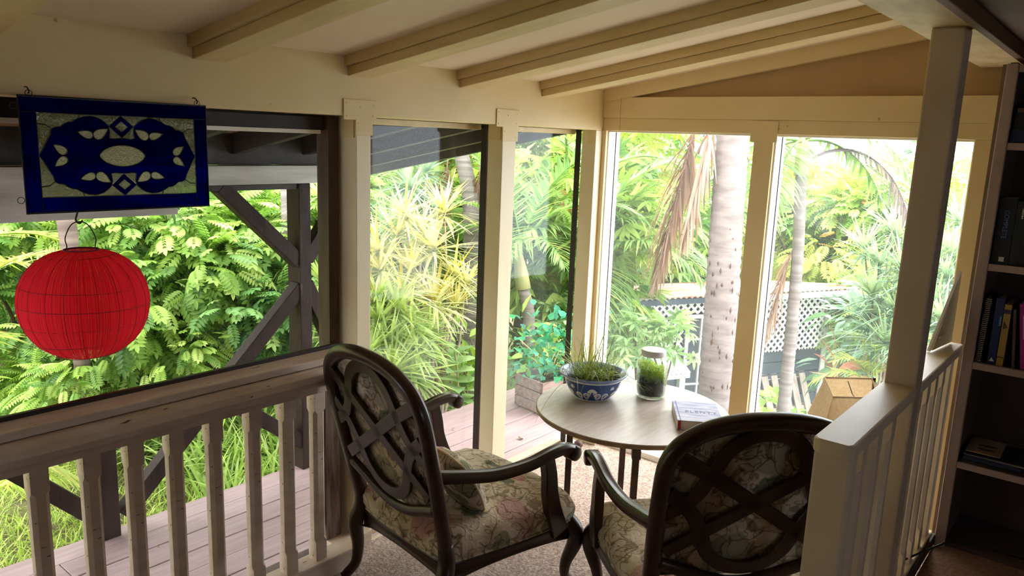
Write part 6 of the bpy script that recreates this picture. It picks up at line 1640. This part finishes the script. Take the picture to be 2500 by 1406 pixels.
# --- big-leaved small plants
lg = thing('leafy_shrub', 'pale green sapling with large oval leaves beside the left armchair arm', 'shrub', g((4.443, 4.141, -0.605)))
org = V3(lg.location)
MB().tube(smooth_path([V3((0, 0, 0)), V3((4.464, 4.177, -0.370)) - org, V3((4.463, 4.223, -0.080)) - org], 5), 0.010, 6).build('stem', M['crownshaft'], lg, smooth=True)
P = []; D = []
for k in range(26):
    t_ = (k // 2) / 12; p_ = V3((4.467, 4.158, -0.490)) * (1 - t_) + V3((4.465, 4.225, -0.064)) * t_
    az = k * 1.7 + (k % 2) * PI; P.append(p_); D.append((math.cos(az), math.sin(az), 0.10 + 0.25 * t_))
P = np.array(P); D = np.array(D)
leaf_parts(lg, 'leaf', 'oval', P, D, np.tile((0, 0, 1.0), (26, 1)) + RNG.normal(0, 0.2, (26, 3)), RNG.uniform(0.15, 0.21, 26), RNG.uniform(0.3, 0.9, 26), M['leaf_pale'], org)
# teal ivy in the planter
iv = thing('teal_ivy', 'teal green ivy spilling over the wooden planter on the deck', 'plant', (4.72, 3.44, -0.16))
org = V3(iv.location)
n = 270
P = org + np.stack([RNG.normal(0, 0.20, n), RNG.normal(0, 0.15, n), 0.02 + np.abs(RNG.normal(0.16, 0.13, n))], 1)
D = (P - org) + RNG.normal(0, 0.12, (n, 3)); D[:, 2] -= 0.12
leaf_parts(iv, 'leaf', 'heart', P, D, np.tile((0, 0, 1.0), (n, 1)) + RNG.normal(0, 0.4, (n, 3)), RNG.uniform(0.05, 0.085, n), np.clip(RNG.normal(0.5, 0.25, n), 0, 1), M['leaf_teal'], org)
for k in range(9):
    e = P[k * 9] - org
    MB().tube(smooth_path([(0.02 * k - 0.08, 0, 0), e * 0.5 + V3((0, 0, 0.03)), e], 4), 0.004, 5).build('stem', M['crownshaft'], iv)
# schefflera in front of the lattice
sc = shrub('schefflera', 'umbrella-leaved shrub spreading in front of the white lattice', 'shrub', (6.504, 3.554, -0.169), (0.44, 0.38, 0.17), 'palmate', 110, 0.20, M['leaf_pale'], 110, 16, 0.30, tint=(0.45, 0.25), nb=7, r0=0.035)
shrub('schefflera', 'umbrella-leaved shrub low behind the deck planter', 'shrub', (6.423, 4.391, -0.293), (0.42, 0.4, 0.30), 'palmate', 160, 0.22, M['leaf_pale'], 140, 22, 0.30, tint=(0.35, 0.25), nb=6, r0=0.035)
shrub('schefflera', 'umbrella-leaved branch above the shed roof left of the thick trunk', 'shrub', (11.702, 6.400, -0.064), (1.3, 0.8, 0.55), 'palmate', 260, 0.34, M['leaf_mid'], 90, 22, 0.35, tint=(0.5, 0.2), nb=6, r0=0.04)

# --- pinnate shrubs outside the left window
B = [
 ('pinnate-leaved shrub with drooping fronds right of the red lantern', (3.210, 6.288, 0.298), (0.85, 0.75, 0.72), 'pinnate', 1488, 0.23, 'leaf_mid', 150, 0.5),
 ('pinnate-leaved shrub with lime young leaves near the porch post', (4.070, 6.587, 0.507), (0.95, 0.9, 0.60), 'pinnate', 1488, 0.23, 'leaf_mid', 130, 0.55),
 ('low pinnate-leaved shrub under the porch brace', (3.703, 6.088, 0.042), (0.9, 0.8, 0.40), 'pinnate', 1152, 0.22, 'leaf_deep', 110, 0.5),
 ('pinnate-leaved shrub left of the red lantern', (2.279, 7.085, 0.224), (0.8, 0.75, 0.75), 'pinnate', 1344, 0.22, 'leaf_mid', 140, 0.45),
 ('lime-leaved shrub above and right of the red lantern', (3.643, 7.426, 0.484), (0.85, 0.9, 0.45), 'pinnate', 1248, 0.23, 'leaf_lime', 90, 0.45),
 ('low vine-leaved thicket below the red lantern', (2.623, 7.390, -0.555), (1.1, 0.8, 0.42), 'heart', 1190, 0.12, 'leaf_mid', 150, 0.55),
 ('bright low thicket left of the tall grass', (2.754, 6.196, -0.247), (0.95, 0.75, 0.42), 'pinnate_fine', 1344, 0.19, 'leaf_mid', 130, 0.68),
 ('dense shrub of dark long leaves behind the thin palm trunk', (4.850, 8.260, 0.674), (1.5, 1.2, 0.85), 'whorl', 1054, 0.27, 'leaf_deep', 60, 0.5),
 ('mango-leaved tree behind the lantern hook', (3.943, 8.987, 0.467), (1.4, 1.2, 0.85), 'whorl', 1054, 0.27, 'leaf_deep', 70, 0.55),
 ('pale pinnate shrub at the far left behind the palm fronds', (2.879, 9.297, 0.374), (1.1, 1.1, 0.8), 'pinnate', 1008, 0.23, 'leaf_deep', 60, 0.5),
 ('pinnate-leaved shrub between the porch post and the window frame', (5.022, 6.640, 0.285), (0.8, 0.9, 1.1), 'pinnate', 1008, 0.22, 'leaf_mid', 60, 0.55),
]
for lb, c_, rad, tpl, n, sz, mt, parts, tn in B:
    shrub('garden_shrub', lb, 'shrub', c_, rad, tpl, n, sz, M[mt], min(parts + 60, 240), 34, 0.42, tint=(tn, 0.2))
# --- background trees
T_ = [
 ('tall tree of whorled leaves at the far left of the garden', (3.726, 15.113, 0.120), (2.6, 2.6, 2.4), 'whorl', 1000, 0.46, 'leaf_deep', 0.45),
 ('tall dark tree far behind the stained glass', (5.624, 12.998, 0.814), (2.4, 2.4, 2.3), 'whorl', 1000, 0.46, 'leaf_deep', 0.5),
 ('tall pinnate-leaved tree far behind the porch post', (7.142, 11.142, 0.837), (2.4, 2.4, 2.2), 'pinnate', 1100, 0.52, 'leaf_mid', 0.5),
 ('tall tree behind the grey ringed palm', (7.827, 8.750, 1.034), (2.2, 2.2, 2.2), 'pinnate', 1100, 0.48, 'leaf_lime', 0.35),
 ('broad green tree behind the pale dracaena', (6.177, 6.542, 0.377), (1.1, 1.1, 1.1), 'pinnate', 700, 0.40, 'leaf_mid', 0.55),
 ('lime-green tree high beyond the narrow corner window', (8.718, 6.881, 1.132), (2.0, 2.0, 2.0), 'pinnate', 1100, 0.46, 'leaf_lime', 0.45),
 ('green tree behind the small leaning palm', (7.234, 5.235, 0.345), (1.2, 1.2, 1.1), 'whorl', 560, 0.36, 'leaf_mid', 0.6),
 ('tall tree behind the hanging dead frond', (12.568, 6.977, 1.076), (2.0, 2.0, 2.3), 'palmate', 800, 0.46, 'leaf_mid', 0.55),
 ('green tree beyond the shed left of the thick trunk', (11.728, 6.920, 0.163), (1.8, 1.3, 1.2), 'palmate', 600, 0.40, 'leaf_deep', 0.6),
 ('yellow-green tree spreading above the shed roof', (14.772, 4.710, -0.122), (2.3, 2.3, 1.05), 'pinnate', 2400, 0.34, 'leaf_lime', 0.52),
 ('lime tree with orange tips beside the slim palm', (16.126, 6.292, -0.064), (2.0, 2.0, 1.15), 'pinnate', 1500, 0.36, 'leaf_lime', 0.62),
 ('green tree between the shed and the square post', (15.109, 3.503, -0.085), (1.7, 1.8, 1.20), 'pinnate', 1700, 0.34, 'leaf_mid', 0.6),
 ('bushy green shrub right of the shed wall', (10.605, 2.441, -0.534), (0.55, 0.55, 0.75), 'pinnate', 700, 0.22, 'leaf_mid', 0.65),
 ('dark bluish tree at the right behind the square post', (17.060, 2.360, 1.364), (1.2, 1.6, 1.6), 'broad', 1400, 0.30, 'leaf_blue', 0.4),
 ('green tree with orange blossom behind the square post', (13.650, 2.175, 0.266), (1.0, 1.2, 1.1), 'pinnate', 800, 0.40, 'leaf_mid', 0.65),
 ('low dark shrub at the foot of the blue-green dracaenas', (9.087, 1.715, -0.566), (1.2, 1.0, 0.8), 'broad', 800, 0.22, 'leaf_blue', 0.5),
 ('far green tree low on the open horizon', (20.956, 6.050, 0.069), (3.2, 3.2, 0.85), 'pinnate', 1200, 0.45, 'leaf_lime', 0.5),
]
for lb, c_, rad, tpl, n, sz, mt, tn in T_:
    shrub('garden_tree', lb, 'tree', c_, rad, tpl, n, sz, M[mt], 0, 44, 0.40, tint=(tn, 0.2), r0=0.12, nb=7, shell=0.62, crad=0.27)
# orange blossom
# --- leaves of a red-edged plant right of the shed
rd = thing('red_leaf_plant', 'cluster of broad red-orange leaves beside the young palm', 'plant', g((7.921, 2.055, -0.964)))
org = V3(rd.location)
P = np.array([(7.922, 2.216, -0.438), (7.833, 2.141, -0.510), (7.765, 2.048, -0.559), (7.831, 2.107, -0.630), (7.898, 2.220, -0.520), (7.899, 2.062, -0.506), (8.047, 2.241, -0.381), (7.807, 1.986, -0.596)])
D = np.array([(-.3, .2, .8), (.5, -.6, .5), (.4, -.7, .25), (-.2, .5, .3), (-.5, .2, .6), (.6, -.5, .4), (.1, .1, 1), (.3, -.6, -.2)])
leaf_parts(rd, 'leaf', 'broad', P, D, np.tile((0.3, -0.6, 0.8), (8, 1)), np.full(8, 0.30), np.array([.2, .5, .9, .4, .1, .7, .3, .8]), M['red_leaf'], org)
for p_ in P: MB().tube(smooth_path([V3((0, 0, 0)), (p_ - org) * 0.6 + V3((0, 0, 0.05)), p_ - org], 3), 0.008, 5).build('stem', M['crownshaft'], rd)

# --- grasses
def grass_patch(name, label, xs, ys, Ls, ws, mat, cat='grass', tint=(0.5, 0.2), curl=(0.4, 1.4), zmin=0.6, segs=3):
    n = len(xs)
    z = gz(xs, ys)
    ba = np.stack([xs, ys, z], 1); org = np.array([xs.mean(), ys.mean(), z.mean()])
    V, F, T = blades(ba - org, rand_dirs(n, zmin, 0.98), Ls, ws, RNG.uniform(curl[0], curl[1], n), np.clip(RNG.normal(tint[0], tint[1], n), 0, 1), segs)
    o = link(bpy.data.objects.new(name, np_mesh(name, V, F, T, mat)))
    o.location = org
    return tag(o, label, cat, kind='stuff')
n = 34000
xs = RNG.uniform(0.2, 6.2, n); ys = RNG.uniform(4.0, 8.2, n)
k = (ys > 4.0 + 0.7 * np.clip(1.6 - xs, 0, 2) * RNG.uniform(0.6, 1.4, n)); xs, ys = xs[k], ys[k]; n = len(xs)
grass_patch('lawn_grass', 'short bright lawn grass outside the porch', xs, ys, RNG.uniform(0.06, 0.16, n), RNG.uniform(0.006, 0.012, n), M['grass'])
def clump(label, c, r, n, L, w_, name='grass_clump', tint=(0.5, 0.22), curl=(0.6, 1.9), zmin=0.72):
    a = RNG.uniform(0, 2 * PI, n); rr = r * np.sqrt(RNG.uniform(0, 1, n))
    return grass_patch(name, label, c[0] + rr * np.cos(a), c[1] + rr * np.sin(a), L * RNG.uniform(0.6, 1.15, n), w_ * RNG.uniform(0.7, 1.2, n), M['tall_grass'], 'grass', tint, curl, zmin, 6)
clump('tall arching grass behind the porch post and its lower brace', (3.524, 5.215, -0.366), 0.55, 260, 1.0, 0.030)
clump('tall arching grass clump left of the porch brace', (2.948, 5.281, -0.350), 0.35, 130, 0.85, 0.030)
clump('tall grass clump below the red lantern, right of the palm trunk', (2.673, 5.764, -0.403), 0.28, 60, 0.75, 0.030)
clump('long grass seen between the right-hand balusters of the left railing', (2.978, 4.724, -0.470), 0.50, 260, 0.70, 0.022)
clump('tall reed grass beside the small leaning palm', (6.148, 4.578, 0.104), 0.8, 300, 1.5, 0.038)
clump('reed grass left of the small leaning palm', (5.562, 4.573, 0.023), 0.45, 150, 1.2, 0.034)
clump('low weeds by the pallet', (7.098, 2.418, -0.969), 0.5, 120, 0.35, 0.025)
shrub('garden_shrub', 'small bright weed bush in front of the pallet', 'shrub', (7.093, 2.472, -0.816), (0.26, 0.25, 0.13), 'heart', 90, 0.09, M['leaf_mid'], 80, 14, 0.3, tint=(0.75, 0.15), nb=4, r0=0.012)
shrub('garden_shrub', 'low broad-leaved bush under the far end of the deck planter', 'shrub', (5.254, 4.325, -0.312), (0.55, 0.5, 0.40), 'broad', 240, 0.17, M['leaf_mid'], 110, 16, 0.3, tint=(0.6, 0.2), nb=4, r0=0.015)
# dry leaves on the deck
for k, (p_, s_) in enumerate([((3.989, 3.140, -0.415), 0.05), ((3.807, 3.583, -0.415), 0.025), ((4.692, 3.568, -0.415), 0.03), ((1.617, 3.536, -0.415), 0.02)]):
    v0, f0 = TPL['heart']
    o = link(bpy.data.objects.new('dry_leaf', np_mesh('dry_leaf', v0 * (1, 1, 1.5), f0, np.full(len(v0), 0.2 * k), M['palm_dead'], False)))
    o.location = (p_[0], p_[1], -0.402); o.scale = (s_, s_, s_); o.rotation_euler = (0.2, 0, k * 1.9)
    tag(o, ['curled dry leaf on the deck outside the corner window', 'tiny dry leaf on the deck behind the left armchair', 'dry leaf on the deck beside the planter', 'tiny dry leaf on the deck seen between the balusters'][k], 'leaf')

# ---------------------------------------------------------------- groups of look-alikes
GROUPS = {'garden_tree': 'trees in the garden', 'garden_shrub': 'shrubs in the garden', 'palm_tree': 'palms in the garden', 'dracaena_shrub': 'dracaenas in the garden',
          'schefflera': 'umbrella-leaved shrubs', 'grass_clump': 'tall grass clumps', 'dry_leaf': 'dry leaves on the deck', 'porch_post': 'dark porch posts'}
for o in SC.objects:
    if o.parent is None and o.get('category') and not o.get('group'):
        b_ = o.name.split('.')[0]
        if b_ in GROUPS: o['group'] = GROUPS[b_]
        elif b_.endswith('book') or b_ == 'magazine':
            z_ = o.location.z
            if o.location.x > 3.4: o['group'] = 'books on the high shelf' if z_ > 1.6 else 'books on the upper middle shelf' if z_ > 1.1 else 'books on the lower middle shelf' if z_ > 0.7 else 'magazines on the low shelf'
